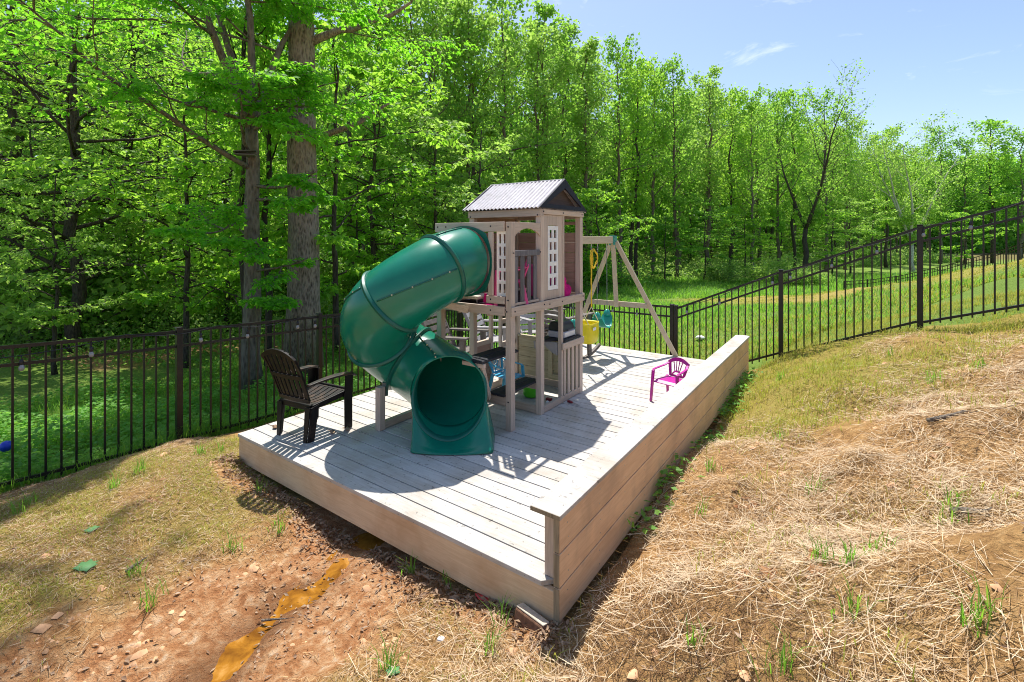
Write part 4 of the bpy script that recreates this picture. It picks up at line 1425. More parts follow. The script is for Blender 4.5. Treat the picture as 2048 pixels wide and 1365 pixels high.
p = Vector((3.455, -.062, gz(3.455, -.085) - .012))
br = empty('brick', p, R(-6), 'old brown brick with a white mortar edge tucked under the deck corner', 'brick')
Mx = Matrix.Rotation(R(-14), 4, 'X') @ Matrix.Rotation(R(3), 4, 'Y')
b = MB(); b.box(-.10, .10, -.035, .03, -.02, .066, Mx); b.build('brick_body', M['brick'], br, world=False, bevel=.010)
b = MB(); b.box(-.098, .098, -.030, .028, .0665, .075, Mx); b.build('mortar_bed', M['mortar'], br, world=False, bevel=.005)
p = gp(965, 1203)
crumple('plastic_scrap', p + Vector((0, 0, .02)), (.045, .022, .022), 'red', 'torn scrap of red plastic among the dry leaves by the deck', 'litter', 9, 14, .8, .6)
p = gp(882, 1284)
crumple('bottle_cap', p + Vector((0, 0, .012)), (.022, .020, .012), 'white', 'small white plastic cap lying in the mud', 'litter', 3, 12, .8, .1)
p = ray(1400, 11.6); crumple('paper_scrap', (p.x, p.y, gz(p.x, p.y) + .06), (.11, .09, .05), 'paper', 'white scrap of paper in the grass beyond the sloping fence', 'litter', 5, 14, .8, .3)
p = ray(12, 5.6); z = zat(893, 5.6)
b = MB(); b.lathe([(.004, -.062), (.037, -.05), (.058, -.021), (.062, 0), (.058, .023), (.037, .051), (.004, .064)], 20, Matrix.Translation((p.x, p.y, z)))
tag(b.build('toy_ball', M['blue'], None, smooth=True), 'deep blue ball caught in the weeds outside the left fence', 'ball')


def tulip_leaf(px, py, s, rz, label):
    p = gp(px, py) + Vector((0, 0, .012))
    o_ = [(0, -.5), (.28, -.42), (.55, -.50), (.50, -.15), (.62, .18), (.30, .28), (.32, .55), (.02, .40), (-.28, .58), (-.32, .28), (-.60, .20), (-.50, -.15), (-.56, -.48), (-.26, -.42)]
    b = MB(); n = len(o_)
    v = [Vector((0, 0, .02 * s))] + [Vector((x * s, y * s, (.10 * x * x - .14 * abs(y) * x) * s)) for x, y in o_]
    b.add([Matrix.Rotation(rz, 4, 'Z') @ q_ + p for q_ in v], [(0, 1 + i, 1 + (i + 1) % n) for i in range(n)], .5)
    b2 = b
    o2 = b2.build('fallen_leaf', M['leafgreen'], None, smooth=True)
    m2 = o2.modifiers.new('thick', 'SOLIDIFY'); m2.thickness = .001
    tag(o2, label, 'leaf', 'fallen green leaves on the yard')


tulip_leaf(173, 1135, .105, .5, 'large fallen green leaf lying near the short grey stick')
tulip_leaf(182, 1062, .075, 2.1, 'smaller fallen green leaf lying toward the left fence')
tulip_leaf(786, 1346, .055, 1.0, 'small bright green leaf lying at the bottom of the mud, right of the trickle')


def stick(px0, py0, px1, py1, r, label, name='dead_stick', wob=.01):
    a = gp(px0, py0) + Vector((0, 0, r + .012)); c = gp(px1, py1) + Vector((0, 0, r + .012))
    pts = [a.lerp(c, i / 7) + Vector((random.uniform(-wob, wob), random.uniform(-wob, wob), .004 * math.sin(i))) for i in range(8)]
    b = MB(); b.tube(pts, [r * (.7 + .5 * math.sin(1 + i * .5)) for i in range(8)], 7)
    tag(b.build(name, M['twig'], None, smooth=True), label, 'stick', 'dead sticks on the ground')


stick(252, 1152, 298, 1118, .011, 'short grey dead stick lying in the thin grass on the left')
stick(520, 1248, 588, 1240, .006, 'thin bleached twig lying across the orange trickle')
stick(1900, 1034, 1990, 1030, .016, 'stout pale stick lying in the straw on the right slope')
stick(1860, 850, 2030, 815, .014, 'dark crooked branch lying in the straw high on the right slope', wob=.03)
# weathered board caught in the near tree
# ------------------------------------------------------------------ leaves, blades, straw
def leaf_mesh(name, P, D, Nn, L, W, mat, rnd, fold=.12):
    """pointed four-corner leaves, folded along the midrib"""
    P = np.asarray(P, float); D = np.asarray(D, float); Nn = np.asarray(Nn, float)
    D = D / np.maximum(1e-9, np.linalg.norm(D, axis=1))[:, None]
    S = np.cross(Nn, D); S = S / np.maximum(1e-9, np.linalg.norm(S, axis=1))[:, None]
    U = np.cross(D, S)
    L = np.broadcast_to(np.asarray(L, float), (len(P),))[:, None]; W = np.broadcast_to(np.asarray(W, float), (len(P),))[:, None]
    a = P; c = P + D * L
    b = P + D * L * .45 + S * W * .5 + U * W * fold
    d = P + D * L * .45 - S * W * .5 + U * W * fold
    v = np.stack([a, b, c, d], 1).reshape(-1, 3)
    n = len(P); k = np.arange(n)[:, None] * 4
    loops = np.concatenate([k + 0, k + 1, k + 2, k + 0, k + 2, k + 3], 1).ravel()
    return np_mesh(name, v, loops, np.arange(2 * n) * 3, None, mat, False, np.repeat(rnd, 4))


def unit(rng, n):
    v = rng.normal(size=(n, 3)); return v / np.linalg.norm(v, axis=1)[:, None]


def bend(p0, d, length, n, rng, up=.0, wob=.12):
    pts = [np.array(p0, float)]; d = np.array(d, float); d /= np.linalg.norm(d)
    for i in range(n):
        d = d + rng.normal(size=3) * wob + np.array([0, 0, up]); d /= np.linalg.norm(d)
        pts.append(pts[-1] + d * length / n)
    return np.array(pts)


def along(pts, t):
    s = t * (len(pts) - 1); i = np.minimum(s.astype(int), len(pts) - 2); f = (s - i)[:, None]
    return pts[i] * (1 - f) + pts[i + 1] * f, pts[i + 1] - pts[i]


class Tree: pass


def make_tree(kind, seed, H, r0, base, spread, nlimb, ntwig, per, leaf, mat, bark, style='tall', lean=(0, 0), forks=None,
              prof=None, side=None, minside=8, straight=None, extra=(), flat=.018, els=(-.05, .28)):
    """skeleton -> one trunk mesh (stem and limbs) and one crown mesh of single leaves"""
    rng = np.random.RandomState(seed)
    tb = MB(); P = []; D = []; Nn = []; rr = []
    n = 14
    stem = np.array([[lean[0] * (i / n) ** 1.3 * H + rng.normal() * .012 * H * (i > 0) * .5, lean[1] * (i / n) ** 1.3 * H + rng.normal() * .012 * H * (i > 0) * .5, H * i / n] for i in range(n + 1)])
    if straight is not None: stem[:, :2] = stem[:, :2] * straight + np.array([[lean[0] * H * i / n, lean[1] * H * i / n] for i in range(n + 1)]) * (1 - straight)
    rad = [r0 * (1 - .9 * (i / n) ** 1.15) + .01 for i in range(n + 1)]
    rad[0] *= 1.28
    stems = []
    if forks:
        zf, nf, sp = forks
        kf = max(2, int(zf / H * n))
        main = stem[:kf + 1]
        tb.tube(list(main), rad[:kf + 1], minside + 2, caps=True, rnd=.5)
        for j in range(nf):
            a = 2 * math.pi * j / nf + rng.uniform(-.5, .5)
            fd = [math.cos(a) * sp, math.sin(a) * sp, 1]
            s_ = bend(main[-1] - np.array([0, 0, .1]), fd, (H - main[-1][2]) * rng.uniform(.8, 1.05), 11, rng, .05, .07)
            rs = [rad[kf] * (.72 - .65 * i / 11) + .008 for i in range(12)]
            tb.tube(list(s_), rs, minside, rnd=.5)
            stems.append((s_, rs, 0.0))
        stems.append((main, rad[:kf + 1], base * H / main[-1][2]))
    else:
        tb.tube(list(stem), rad, minside + 2, rnd=.5)
        stems.append((stem, rad, base))
    for ez, eaz, el_, eln, er in extra:
        p, d = along(stem, np.array([ez / H])); p = p[0]
        lb = bend(p, [math.cos(eaz) * math.cos(el_), math.sin(eaz) * math.cos(el_), math.sin(el_)], eln, 9, rng, .03, .13)
        stems.append((lb, [er * (1 - .8 * k / 9) + .006 for k in range(10)], .5))
        tb.tube(list(lb), stems[-1][1], minside - 6, rnd=.5)
    tot = sum((1 - min(.98, b_)) * len(s_) for s_, _, b_ in stems)
    for s_, rs, b_ in stems:
        b_ = min(.98, b_)
        nl = max(2, int(nlimb * (1 - b_) * len(s_) / tot))
        for j in range(nl):
            t = b_ + (1 - b_) * (j + rng.uniform(0, 1)) / nl
            t = min(t, .985)
            p, d = along(s_, np.array([t])); p = p[0]
            hf = p[2] / H
            rloc = np.interp(t, np.linspace(0, 1, len(rs)), rs)
            az = j * 2.399 + rng.uniform(-.6, .6)
            ln = spread * (prof(hf) if prof else math.sin(math.pi * min(1, max(.04, (hf - base) / (1.02 - base)))) ** .6) * rng.uniform(.5, 1.2)
            if side is not None:
                ln *= side(az, p[2])
            if len(rs) == 10: ln = spread * .16 * rng.uniform(.7, 1.2)
            if ln < .15 * spread * .5: ln = .12 * spread
            el = {'tall': rng.uniform(.25, .85), 'layer': rng.uniform(*els), 'open': rng.uniform(.45, 1.0)}[style]
            dr = np.array([math.cos(az) * math.cos(el), math.sin(az) * math.cos(el), math.sin(el)])
            lb = bend(p, dr, ln, 7, rng, {'tall': .06, 'layer': -.012, 'open': .05}[style], .10)
            rb = max(.012 * H / 12, rloc * .42 * min(1, ln / spread + .25))
            tb.tube(list(lb), [rb * (1 - .85 * k / 7) + .004 for k in range(8)], max(4, minside - 3), rnd=.5)
            for q_ in range(ntwig):
                tw = .22 + .78 * (q_ + rng.uniform(0, 1)) / ntwig
                p2, d2 = along(lb, np.array([min(tw, .999)])); p2 = p2[0]; d2 = d2[0] / np.linalg.norm(d2[0])
                tl = ln * rng.uniform(.22, .45) * (1.15 - .5 * tw)
                sgn = 1 if q_ % 2 else -1
                sdv = np.cross(d2, [0, 0, 1]); sdv /= max(1e-6, np.linalg.norm(sdv))
                if style == 'layer':
                    td = d2 * .75 + sdv * sgn * .8 + np.array([0, 0, rng.uniform(-.12, .1)])
                else:
                    td = d2 * .6 + sdv * sgn * .7 + rng.normal(size=3) * .35 + np.array([0, 0, .15])
                tp = bend(p2, td, tl, 4, rng, -.03 if style == 'layer' else .02, .12)
                tb.tube(list(tp), [rb * .30 * (1 - .75 * k / 4) + .003 for k in range(5)], 3, caps=False, rnd=.5)
                m = max(2, int(per * rng.uniform(.6, 1.3) * (.28 if len(rs) == 10 else 1)))
                tw_ = max(tl, .45)
                tt2 = rng.uniform(.05, 1.0, m)
                pp, dd = along(tp, tt2 * .999)
                dd = dd / np.linalg.norm(dd, axis=1)[:, None]
                if style == 'layer':
                    sg = np.where(rng.uniform(size=m) < .5, 1, -1)[:, None]
                    lat = np.cross(dd, [0, 0, 1.0]); lat /= np.maximum(1e-6, np.linalg.norm(lat, axis=1))[:, None]
                    off = lat * sg * (rng.uniform(0, .18, (m, 1)) * min(1.2, tw_)) + dd * rng.uniform(-.05, .12, (m, 1)) * tw_ + rng.normal(size=(m, 3)) * np.array([.02, .02, .018]) * 1.2
                    P.append(pp + off)
                    D.append(dd * .5 + lat * sg * .75 + np.array([0, 0, -.45]) + rng.normal(size=(m, 3)) * (.28 + flat * 4))
                    Nn.append(np.array([0, 0, 1.0]) + rng.normal(size=(m, 3)) * (.42 + flat * 4))
                else:
                    rc = .16 * tl + leaf * .8
                    P.append(pp + rng.normal(size=(m, 3)) * rc * np.array([1, 1, .8]))
                    D.append(dd * .3 + unit(rng, m) * .9 + np.array([0, 0, -.35]))
                    Nn.append(np.array([0, 0, .8]) + unit(rng, m))
                base_r = rng.uniform(0, .45)
                rr.append(np.clip(base_r + rng.uniform(0, .55, m), 0, 1))
    T = Tree()
    T.trunk = tb
    P = np.concatenate(P); D = np.concatenate(D); Nn = np.concatenate(Nn); rr = np.concatenate(rr)
    L_ = leaf * rng.uniform(.7, 1.25, len(P))
    T.crown_me = leaf_mesh('crown', P, D, Nn, L_, L_ * (.58 if style != 'tall' else .72), M[mat], rr)
    o_ = tb.build('trunk', M[bark], None, world=False, smooth=True)
    T.trunk_me = o_.data
    bpy.data.objects.remove(o_)
    T.nleaf = len(P); T.H = H
    return T


def plant(T, name, p, s=(1, 1, 1), rz=0.0, label='', cat='tree', group=None, crown_mat=None, bark_mat=None, kind_parts=('crown', 'trunk')):
    r = empty(name, p, rz, label, cat, group)
    r.scale = s
    link(kind_parts[1], T.trunk_me, r); link(kind_parts[0], T.crown_me, r)
    ct = r.children[-1] if False else None
    return r


def near_side(az, z):
    # limbs of the near tree: long over the yard to the left, short toward the deck
    c = math.cos(az - (YAW + math.pi))          # 1 = to the camera's left
    t = math.cos(az - (YAW - math.pi / 2))      # 1 = toward the camera
    f = .74 + .33 * c
    if t > 0: f *= 1 - .50 * t
    return max(.3, f)


# trees at the edge of the yard ------------------------------------------------
beech = make_tree('beech', 11, 10.6, .175, .17, 5.8, 60, 14, 74, .100, 'leaf_near', 'bark_grey', 'layer', forks=(5.9, 4, .45),
                  prof=lambda h_: .55 + .75 * math.sin(math.pi * min(1, max(0, (h_ - .05) / 1.0))) ** .7, side=near_side, minside=10, straight=.25,
                  extra=[(2.7, YAW - .9, .1, 1.5, .03), (3.4, YAW - 1.9, .05, 1.5, .03), (4.1, YAW - .5, .15, 1.9, .035), (4.7, YAW - 1.3, .0, 1.7, .035), (5.2, YAW - .3, .1, 2.2, .04),
                         (3.8, YAW - .2, .0, 1.8, .03), (5.4, YAW - 2.2, .05, 1.8, .04), (3.0, YAW + 2.6, .1, 1.6, .03), (2.4, YAW - .45, .05, 1.3, .025)])
beech2 = make_tree('beech', 23, 11.5, .16, .16, 5.2, 34, 10, 36, .115, 'leaf_mid', 'bark_dark', 'layer', flat=.10, els=(-.1, .75),
                   prof=lambda h_: .5 + .7 * math.sin(math.pi * min(1, max(0, h_))) ** .7, minside=8)
poplar = make_tree('poplar', 5, 24, .345, .30, 4.0, 16, 6, 16, .15, 'leaf_near', 'bark_big', 'tall', lean=(-.012, .004), minside=18, straight=.12,
                   prof=lambda h_: .25 + .8 * max(0, h_ - .25), extra=[(5.2, YAW - .15, .25, 2.3, .085), (7.4, YAW + .2, .6, 2.8, .10), (6.6, YAW + 2.6, .4, 1.6, .06)])
tall = [make_tree('tall', 100 + i, 20, .20, b_, sp, nl, 8, pe, .29, mt, bk, 'tall', lean=(.01 * i - .015, .008)) for i, (b_, sp, nl, pe, mt, bk) in enumerate([
    (.24, 4.2, 25, 19, 'leaf_far', 'bark'), (.30, 3.6, 24, 19, 'leaf_mid', 'bark_dark'), (.22, 4.6, 26, 19, 'leaf_far', 'bark_grey'), (.34, 3.8, 24, 19, 'leaf_pale', 'bark')])]
# slim columns of leaves with thin airy tops
slim = [make_tree('slim', 140 + i, 19, .15, .22, 2.2 + .3 * i, 38, 7, 24, .21, mt, 'bark', 'tall') for i, mt in enumerate(['leaf_pale', 'leaf_far'])]
under = [make_tree('under', 200 + i, 6.5, .06, .16, 2.6, 22, 8, 27, .15, mt, 'bark_dark', 'layer', flat=.05, els=(-.1, .6)) for i, mt in enumerate(['leaf_mid', 'leaf_dark', 'leaf_pale'])]
openT = [make_tree('open', 300, 15, .22, .35, 5.4, 30, 9, 12, .20, 'leaf_far', 'bark_dark', 'open', forks=(4.4, 3, .55)),
         make_tree('open', 301, 15, .20, .35, 5.0, 34, 10, 24, .22, 'leaf_pale', 'bark_pale', 'open', forks=(4.0, 4, .6))]


def shrub_me(seed, n, leaf, mat, w=1.2, h=1.1, stems=16):
    rng = np.random.RandomState(seed); tb = MB(); P = []; D = []; Nn = []; rr = []
    for i in range(stems):
        a = rng.uniform(0, 6.28); el = rng.uniform(.5, 1.45)
        d = [math.cos(a) * math.cos(el), math.sin(a) * math.cos(el), math.sin(el)]
        L_ = rng.uniform(.6, 1.15) * (w * math.cos(el) + h * math.sin(el))
        s_ = bend([rng.normal() * .12 * w, rng.normal() * .12 * w, 0], d, L_, 6, rng, -.05, .16)
        tb.tube(list(s_), [.014 * (1 - .8 * k / 6) + .002 for k in range(7)], 4, rnd=.5)
        m = n // stems
        pp, dd = along(s_, rng.uniform(.12, .999, m) ** .7)
        P.append(pp + rng.normal(size=(m, 3)) * .16 * np.array([1, 1, .8])); D.append(unit(rng, m) + np.array([0, 0, -.1])); Nn.append(np.array([0, 0, .7]) + unit(rng, m))
        rr.append(np.clip(rng.uniform(0, .4) + rng.uniform(0, .6, m), 0, 1))
    P = np.concatenate(P); P[:, 2] = np.abs(P[:, 2])
    T = Tree()
    T.crown_me = leaf_mesh('foliage', P, np.concatenate(D), np.concatenate(Nn), leaf * rng.uniform(.7, 1.3, len(P)), leaf * .6, M[mat], np.concatenate(rr))
    o_ = tb.build('stems', M['bark'], None, world=False, smooth=True); T.trunk_me = o_.data; bpy.data.objects.remove(o_)
    return T


shrubs = [shrub_me(400, 5200, .085, 'leaf_shrub', 1.3, 1.2), shrub_me(401, 5200, .085, 'leaf_mid', 1.2, 1.5), shrub_me(402, 4200, .10, 'leaf_pale', 1.5, 1.1), shrub_me(403, 4200, .10, 'leaf_dark', 1.4, 1.3)]


def spot(px, Y):
    p = ray(px, Y); return Vector((p.x, p.y, gz(p.x, p.y) - .06))


def put(T, name, px, Y, top=None, h=None, rz=0.0, wide=1.0, label='', cat='tree', group=None, parts=('crown', 'trunk')):
    p = spot(px, Y)
    if top is not None: h = zat(top, Y) - p.z
    s = h / T.H if hasattr(T, 'H') else h
    return plant(T, name, p, (s * wide, s * wide, s), rz, label, cat, group, kind_parts=parts)


put(beech, 'beech_tree', 505, 9.6, h=10.6, rz=0, label='forked grey tree beside the big trunk, its layered leafy boughs reaching left over the fence')
put(poplar, 'poplar_tree', 606, 10.7, h=24, rz=0, label='largest grey furrowed trunk right behind the left fence by the slide')
rng = np.random.RandomState(77)
# slim stems round the forked tree
put(tall[1], 'slim_tree', 488, 10.3, h=13, rz=1.0, wide=.55, label='thin pale stem close against the left of the forked grey tree')
put(tall[1], 'slim_tree', 537, 11.4, h=13, rz=2.2, wide=.60, label='thin dark stem standing in the gap between the forked tree and the big trunk')
put(under[0], 'sapling', 372, 11.8, h=7.2, rz=.4, wide=.95, label='slender dark sapling behind the first left fence post')
put(beech2, 'forest_tree', 152, 13.2, h=11.5, rz=2.0, label='dark leaf-wrapped trunk rising behind the middle of the left fence panel')
put(beech2, 'forest_tree', 28, 16.0, h=13.5, rz=4.1, wide=1.1, label='thick dark trunk at the left edge of the wood')
put(beech2, 'forest_tree', 262, 17.5, h=13, rz=.6, label='leafy tree with low spreading layers behind the sapling')
put(under[2], 'sapling', 110, 11.0, h=4.6, rz=1.9, label='small leafy sapling drooping over the far left fence rail')
put(under[0], 'sapling', 672, 12.6, h=8.6, rz=3.0, wide=.9, label='leafy sapling spreading out just right of the biggest trunk')
put(under[2], 'sapling', 205, 17.0, h=7.0, rz=2.4, wide=1.2, label='pale leafy sapling in the sun left of the slender dark sapling')
put(under[0], 'sapling', 455, 16.0, h=7.5, rz=5.0, wide=1.1, label='bright layered sapling close behind the left side of the forked grey tree')
put(under[2], 'sapling', 575, 17.5, h=6.5, rz=.3, wide=1.1, label='pale sapling filling the gap left of the biggest trunk')
put(under[0], 'sapling', 320, 18.5, h=8.0, rz=1.2, wide=1.2, label='bright sapling behind and left of the slender dark sapling')
put(under[2], 'sapling', 60, 14.0, h=6.5, rz=4.4, wide=1.2, label='pale sapling before the thick dark trunk at the left edge')
# row behind the slide and playset: px, depth, top of crown in the picture, tree, turn, width, label
ROW = [
    (700, 19.0, -60, tall[0], .4, 1.0, 'tall tree behind the top bend of the slide'),
    (757, 20.0, -40, tall[1], 1.9, .9, 'dark straight trunk above the left shoulder of the slide'),
    (826, 21.0, -30, tall[3], 2.7, .9, 'dark bent trunk standing just above the middle of the slide'),
    (858, 22.5, -10, tall[0], 4.0, .95, 'grey trunk between the slide top and the playset roof'),
    (893, 25.0, 5, tall[3], 5.1, .85, 'thin trunk just left of the playset roof eave'),
    (932, 24.0, -20, tall[3], .9, .9, 'grey trunk rising behind the left end of the playset roof'),
    (1012, 27.0, -10, tall[0], 2.2, .95, 'tall tree with a forked top rising behind the roof ridge'),
    (1088, 30.0, 14, slim[1], 3.3, 1.1, 'tall feathery tree over the roof gable, at the left end of the open sky'),
    (1130, 35.0, 60, slim[0], .2, 1.15, 'slim pale tree whose top stands just right of the roof gable'),
    (1172, 33.0, 88, slim[0], 1.4, 1.2, 'pale feathery tree rising above the swing beam'),
    (1240, 35.0, 98, tall[0], 2.0, .85, 'tall tree over the swing A-frame, the highest in the middle of the skyline'),
    (1272, 36.0, 128, tall[1], 4.4, .85, 'straight dark trunk right of the swing A-frame'),
    (1306, 38.5, 142, tall[2], 5.5, .8, 'grey trunk right of the straight dark trunk by the swing A-frame'),
    (1352, 38.0, 138, tall[0], .7, .85, 'broad crown peaking above the corner post of the back fence'),
    (1418, 40.0, 150, tall[3], 1.1, .95, 'pale green crown above the magenta chair, on the edge of the meadow'),
    (1462, 42.0, 190, tall[1], 3.0, .8, 'narrow crown in the dip of the skyline above the meadow'),
    (1505, 41.0, 196, tall[2], 2.4, .85, 'rounded bright crown above the start of the sloping fence'),
    (1556, 44.0, 196, tall[0], 5.8, .85, 'tree standing in line with the second post of the sloping fence'),
    (1588, 46.0, 186, tall[1], .3, .85, 'tall pointed crown left of the dark open tree'),
    (1652, 50.0, 200, tall[2], 1.6, .9, 'full crown right behind the dark open tree'),
    (1690, 52.0, 240, tall[3], 4.9, .85, 'lower crown where the skyline drops behind the sloping fence'),
    (1745, 60.0, 285, tall[0], 3.6, .85, 'small crown at the lowest point of the skyline'),
    (1772, 56.0, 266, tall[1], 2.9, .95, 'dark spreading crown just left of the third post of the sloping fence'),
    (1880, 62.0, 262, tall[2], .1, 1.0, 'thin leaved crown right of the pale bare tree'),
    (1930, 60.0, 290, tall[0], 5.2, 1.0, 'green crown low over the distant black fence'),
    (1985, 64.0, 246, tall[1], 1.2, 1.15, 'broad crown standing highest at the right of the skyline'),
    (2044, 62.0, 268, tall[2], 2.5, 1.1, 'crown cut by the right edge over the sloping fence'),
]
for px, Y, top, T, rz, w, lab in ROW:
    put(T, 'forest_tree', px, Y, top=top, rz=rz, wide=w, label=lab)
put(openT[0], 'open_tree', 1611, 40.0, top=205, rz=.6, wide=.95, label='dark open tree with a low fork and thin leaves beyond the sloping fence')
put(openT[1], 'bare_tree', 1826, 46.0, top=262, rz=2.0, wide=1.0, label='pale nearly bare tree with whitish limbs beyond the tallest fence post')
# understory along the edge of the wood
UND = [
    (715, 16.5, 5.0, 0, .5, 'layered sapling behind the far side of the slide bend'),
    (790, 18.0, 5.5, 0, 1.4, 'bright layered sapling over the crown of the slide'),
    (905, 19.5, 4.8, 2, 2.3, 'pale sapling behind the slide entrance'),
    (1195, 27.0, 6.4, 0, .8, 'bright layered sapling spreading over the swing beam'),
    (1110, 29.0, 6.0, 0, 5.0, 'layered sapling behind the playset roof gable'),
    (1330, 35.0, 5.0, 1, 1.1, 'dark low tree at the back of the meadow by the corner post'),
    (1410, 37.0, 6.5, 1, 3.1, 'dark green low tree overhanging the back of the meadow'),
    (1700, 42.0, 7.0, 2, 4.2, 'pale green low tree beyond the sloping fence, right of the dark open tree'),
    (1665, 40.0, 6.0, 0, 2.7, 'bright low tree next to the dark open tree'),
    (1930, 50.0, 6.5, 0, .2, 'low tree rising just over the distant black fence'),
    (1490, 40.0, 5.5, 0, 5.9, 'low leafy tree above the left end of the sloping fence'),
    (870, 17.5, 7.5, 2, 2.9, 'pale airy sapling rising over the straight top of the slide'),
    (962, 21.0, 8.0, 2, .9, 'pale airy sapling rising behind the playset roof'),
    (745, 16.0, 8.5, 0, 4.2, 'bright sapling filling the view above the slide bend'),
]
for px, Y, h_, k, rz, lab in UND:
    put(under[k], 'understory_tree', px, Y, h=h_, rz=rz, wide=1.15, label=lab)
# shrubs one can tell apart at the foot of the wood
SH = [
    (130, 15.0, 2.3, 2, 'pale grey green bush in the sun behind the left fence'),
    (40, 17.0, 2.2, 0, 'yellow green bush at the left edge under the thick dark trunk'),
    (220, 19.0, 2.0, 1, 'green bush behind the sunlit dirt patch on the left'),
    (330, 18.0, 2.4, 0, 'bright bush behind the slender dark sapling'),
    (440, 19.0, 2.2, 2, 'pale bush left of the forked grey tree'),
    (560, 18.0, 2.0, 1, 'green bush seen between the forked tree and the biggest trunk'),
    (690, 20.0, 2.2, 0, 'bush behind the back of the slide'),
    (1180, 33.0, 2.0, 3, 'dark bush behind the yellow rope at the meadow edge'),
    (1440, 37.0, 1.3, 0, 'olive bush at the far edge of the meadow above the magenta chair'),
    (1545, 35.5, 1.35, 2, 'pale olive bush at the second post of the sloping fence'),
    (1580, 34.0, 1.0, 0, 'low bright bush just right of the second post of the sloping fence'),
    (1625, 33.0, .9, 2, 'dry looking low bush below the dark open tree'),
]
for i, (px, Y, s_, k, lab) in enumerate(SH):
    p = spot(px, Y); plant(shrubs[k], 'shrub', p, (s_ * 1.15, s_ * 1.15, s_), i * 1.3, lab, 'shrub', kind_parts=('foliage', 'stems'))

# deeper rows: trunks one cannot tell apart in the crowded wood
cnt = 0
for X in np.arange(-32, 66, 4.3):
    for row in range(3):
        Xj = X + rng.uniform(-1.2, 1.2) + row * .7
        d0 = float(woods_edge(np.array([Xj]))[0])
        Y = d0 + 5.0 + row * 7.5 + rng.uniform(-1.6, 1.6)
        if Y > 100 or (Xj < -4 and row == 0): continue
        if Xj < -4: Y += 6.5
        px = CX + FPX * Xj / Y
        if px < -140 or px > 2180: continue
        T = [tall[0], tall[1], tall[2], tall[3], slim[1]][rng.randint(5)]
        p = spot(px, Y)
        lim = np.interp(px, [0, 600, 800, 1050, 1200, 1300, 1450, 1600, 1720, 1900, 2048], [40, 60, 70, 50, 110, 150, 185, 215, 300, 285, 275])
        h_ = min(rng.uniform(17, 22) + row, max(9, zat(lim + 10, Y) - p.z))
        s_ = h_ / T.H; w_ = s_ * rng.uniform(.8, 1.05)
        plant(T, 'forest_tree', p, (w_, w_, s_), rng.uniform(0, 6.28), 'one of the tall trees crowded together deep inside the wood behind the front row', 'tree', 'crowded trees deep in the wood')
        cnt += 1
for i in range(46):
    Xj = rng.uniform(-26, 58); Y = float(woods_edge(np.array([Xj]))[0]) + rng.uniform(2.5, 14)
    px = CX + FPX * Xj / Y
    if px < -100 or px > 2150: continue
    s_ = rng.uniform(3.2, 6.5) / 6.5
    plant(under[rng.randint(3)], 'understory_tree', spot(px, Y), (s_ * 1.3, s_ * 1.3, s_), rng.uniform(0, 6.28), 'one of the low leafy trees growing in the shade under the wood', 'tree', 'low trees under the wood')

# ground-level growth and the far body of the wood: masses nobody could count
def scatter(n, f_pos, seed):
    r_ = np.random.RandomState(seed); return f_pos(r_, n)


r_ = np.random.RandomState(890); n = 52000
X = r_.uniform(-19, -.5, n); Y = 11.6 + r_.uniform(0, 1, n) * 8.5
lump = .5 + .5 * np.sin(X * 1.5 + 2 * np.sin(Y * .9)) * np.sin(Y * 1.2 + np.sin(X * 1.2))
k = r_.uniform(0, 1, n) < .25 + .9 * lump * sstep(11.6, 13.5, Y); X, Y, lump = X[k], Y[k], lump[k]; n = len(X)
gxw = CAM.x + RT.x * X + FW.x * Y; gyw = CAM.y + RT.y * X + FW.y * Y
hh = r_.uniform(0, 1, n) ** 1.0 * (.15 + 1.75 * lump * sstep(11.6, 15.0, Y))
me = leaf_mesh('brush', np.stack([gxw, gyw, ground_z(gxw, gyw, False) + hh], 1), unit(r_, n) + np.array([0, 0, .1]), unit(r_, n) * .8 + np.array([0, 0, .9]), r_.uniform(.06, .15, n), .075, M['leaf_shrub'], np.clip(lump * .5 + r_.uniform(-.2, .5, n), 0, 1))
tag(link('brush', me), 'pale green brush growing under the trees behind the left fence', 'brush', kind='stuff')
r_ = np.random.RandomState(900)
n = 90000
X = r_.uniform(-34, 62, n); dd = r_.uniform(0, 1, n) ** 1.3 * 24 - .6
Y = woods_edge(X) + dd
gxw = CAM.x + RT.x * X + FW.x * Y; gyw = CAM.y + RT.y * X + FW.y * Y
gzz = ground_z(gxw, gyw, False)
lump = .5 + .5 * np.sin(X * 1.7 + 2 * np.sin(Y * .9)) * np.sin(Y * 1.3 + np.sin(X * 1.1))
hh = r_.uniform(0, 1, n) ** 1.8 * (.35 + 1.5 * lump) * (1 + .5 * np.clip(dd / 8, 0, 1))
sz = .05 + .0042 * Y
P_ = np.stack([gxw, gyw, gzz + hh], 1)
me = leaf_mesh('undergrowth', P_, unit(r_, n) + np.array([0, 0, .1]), unit(r_, n) * .8 + np.array([0, 0, .8]), sz * r_.uniform(.7, 1.4, n), sz * .65, M['leaf_shrub'], np.clip(lump * .4 + r_.uniform(0, .6, n), 0, 1))
tag(link('undergrowth', me), 'tangled green undergrowth over the floor of the wood', 'undergrowth', kind='stuff')
n = 100000
X = r_.uniform(-60, 150, n); Y = woods_edge(X) + 27 + r_.uniform(0, 10, n) - .18 * np.clip(X - 60, 0, 60)
lim = np.interp(CX + FPX * X / Y, [0, 450, 700, 1050, 1200, 1300, 1450, 1600, 1720, 1900, 2048], [-40, -20, 150, 210, 225, 225, 235, 255, 325, 310, 300])
topz = np.minimum(24, CAM.z - (lim - YH) / FPX * Y)
gxw = CAM.x + RT.x * X + FW.x * Y; gyw = CAM.y + RT.y * X + FW.y * Y
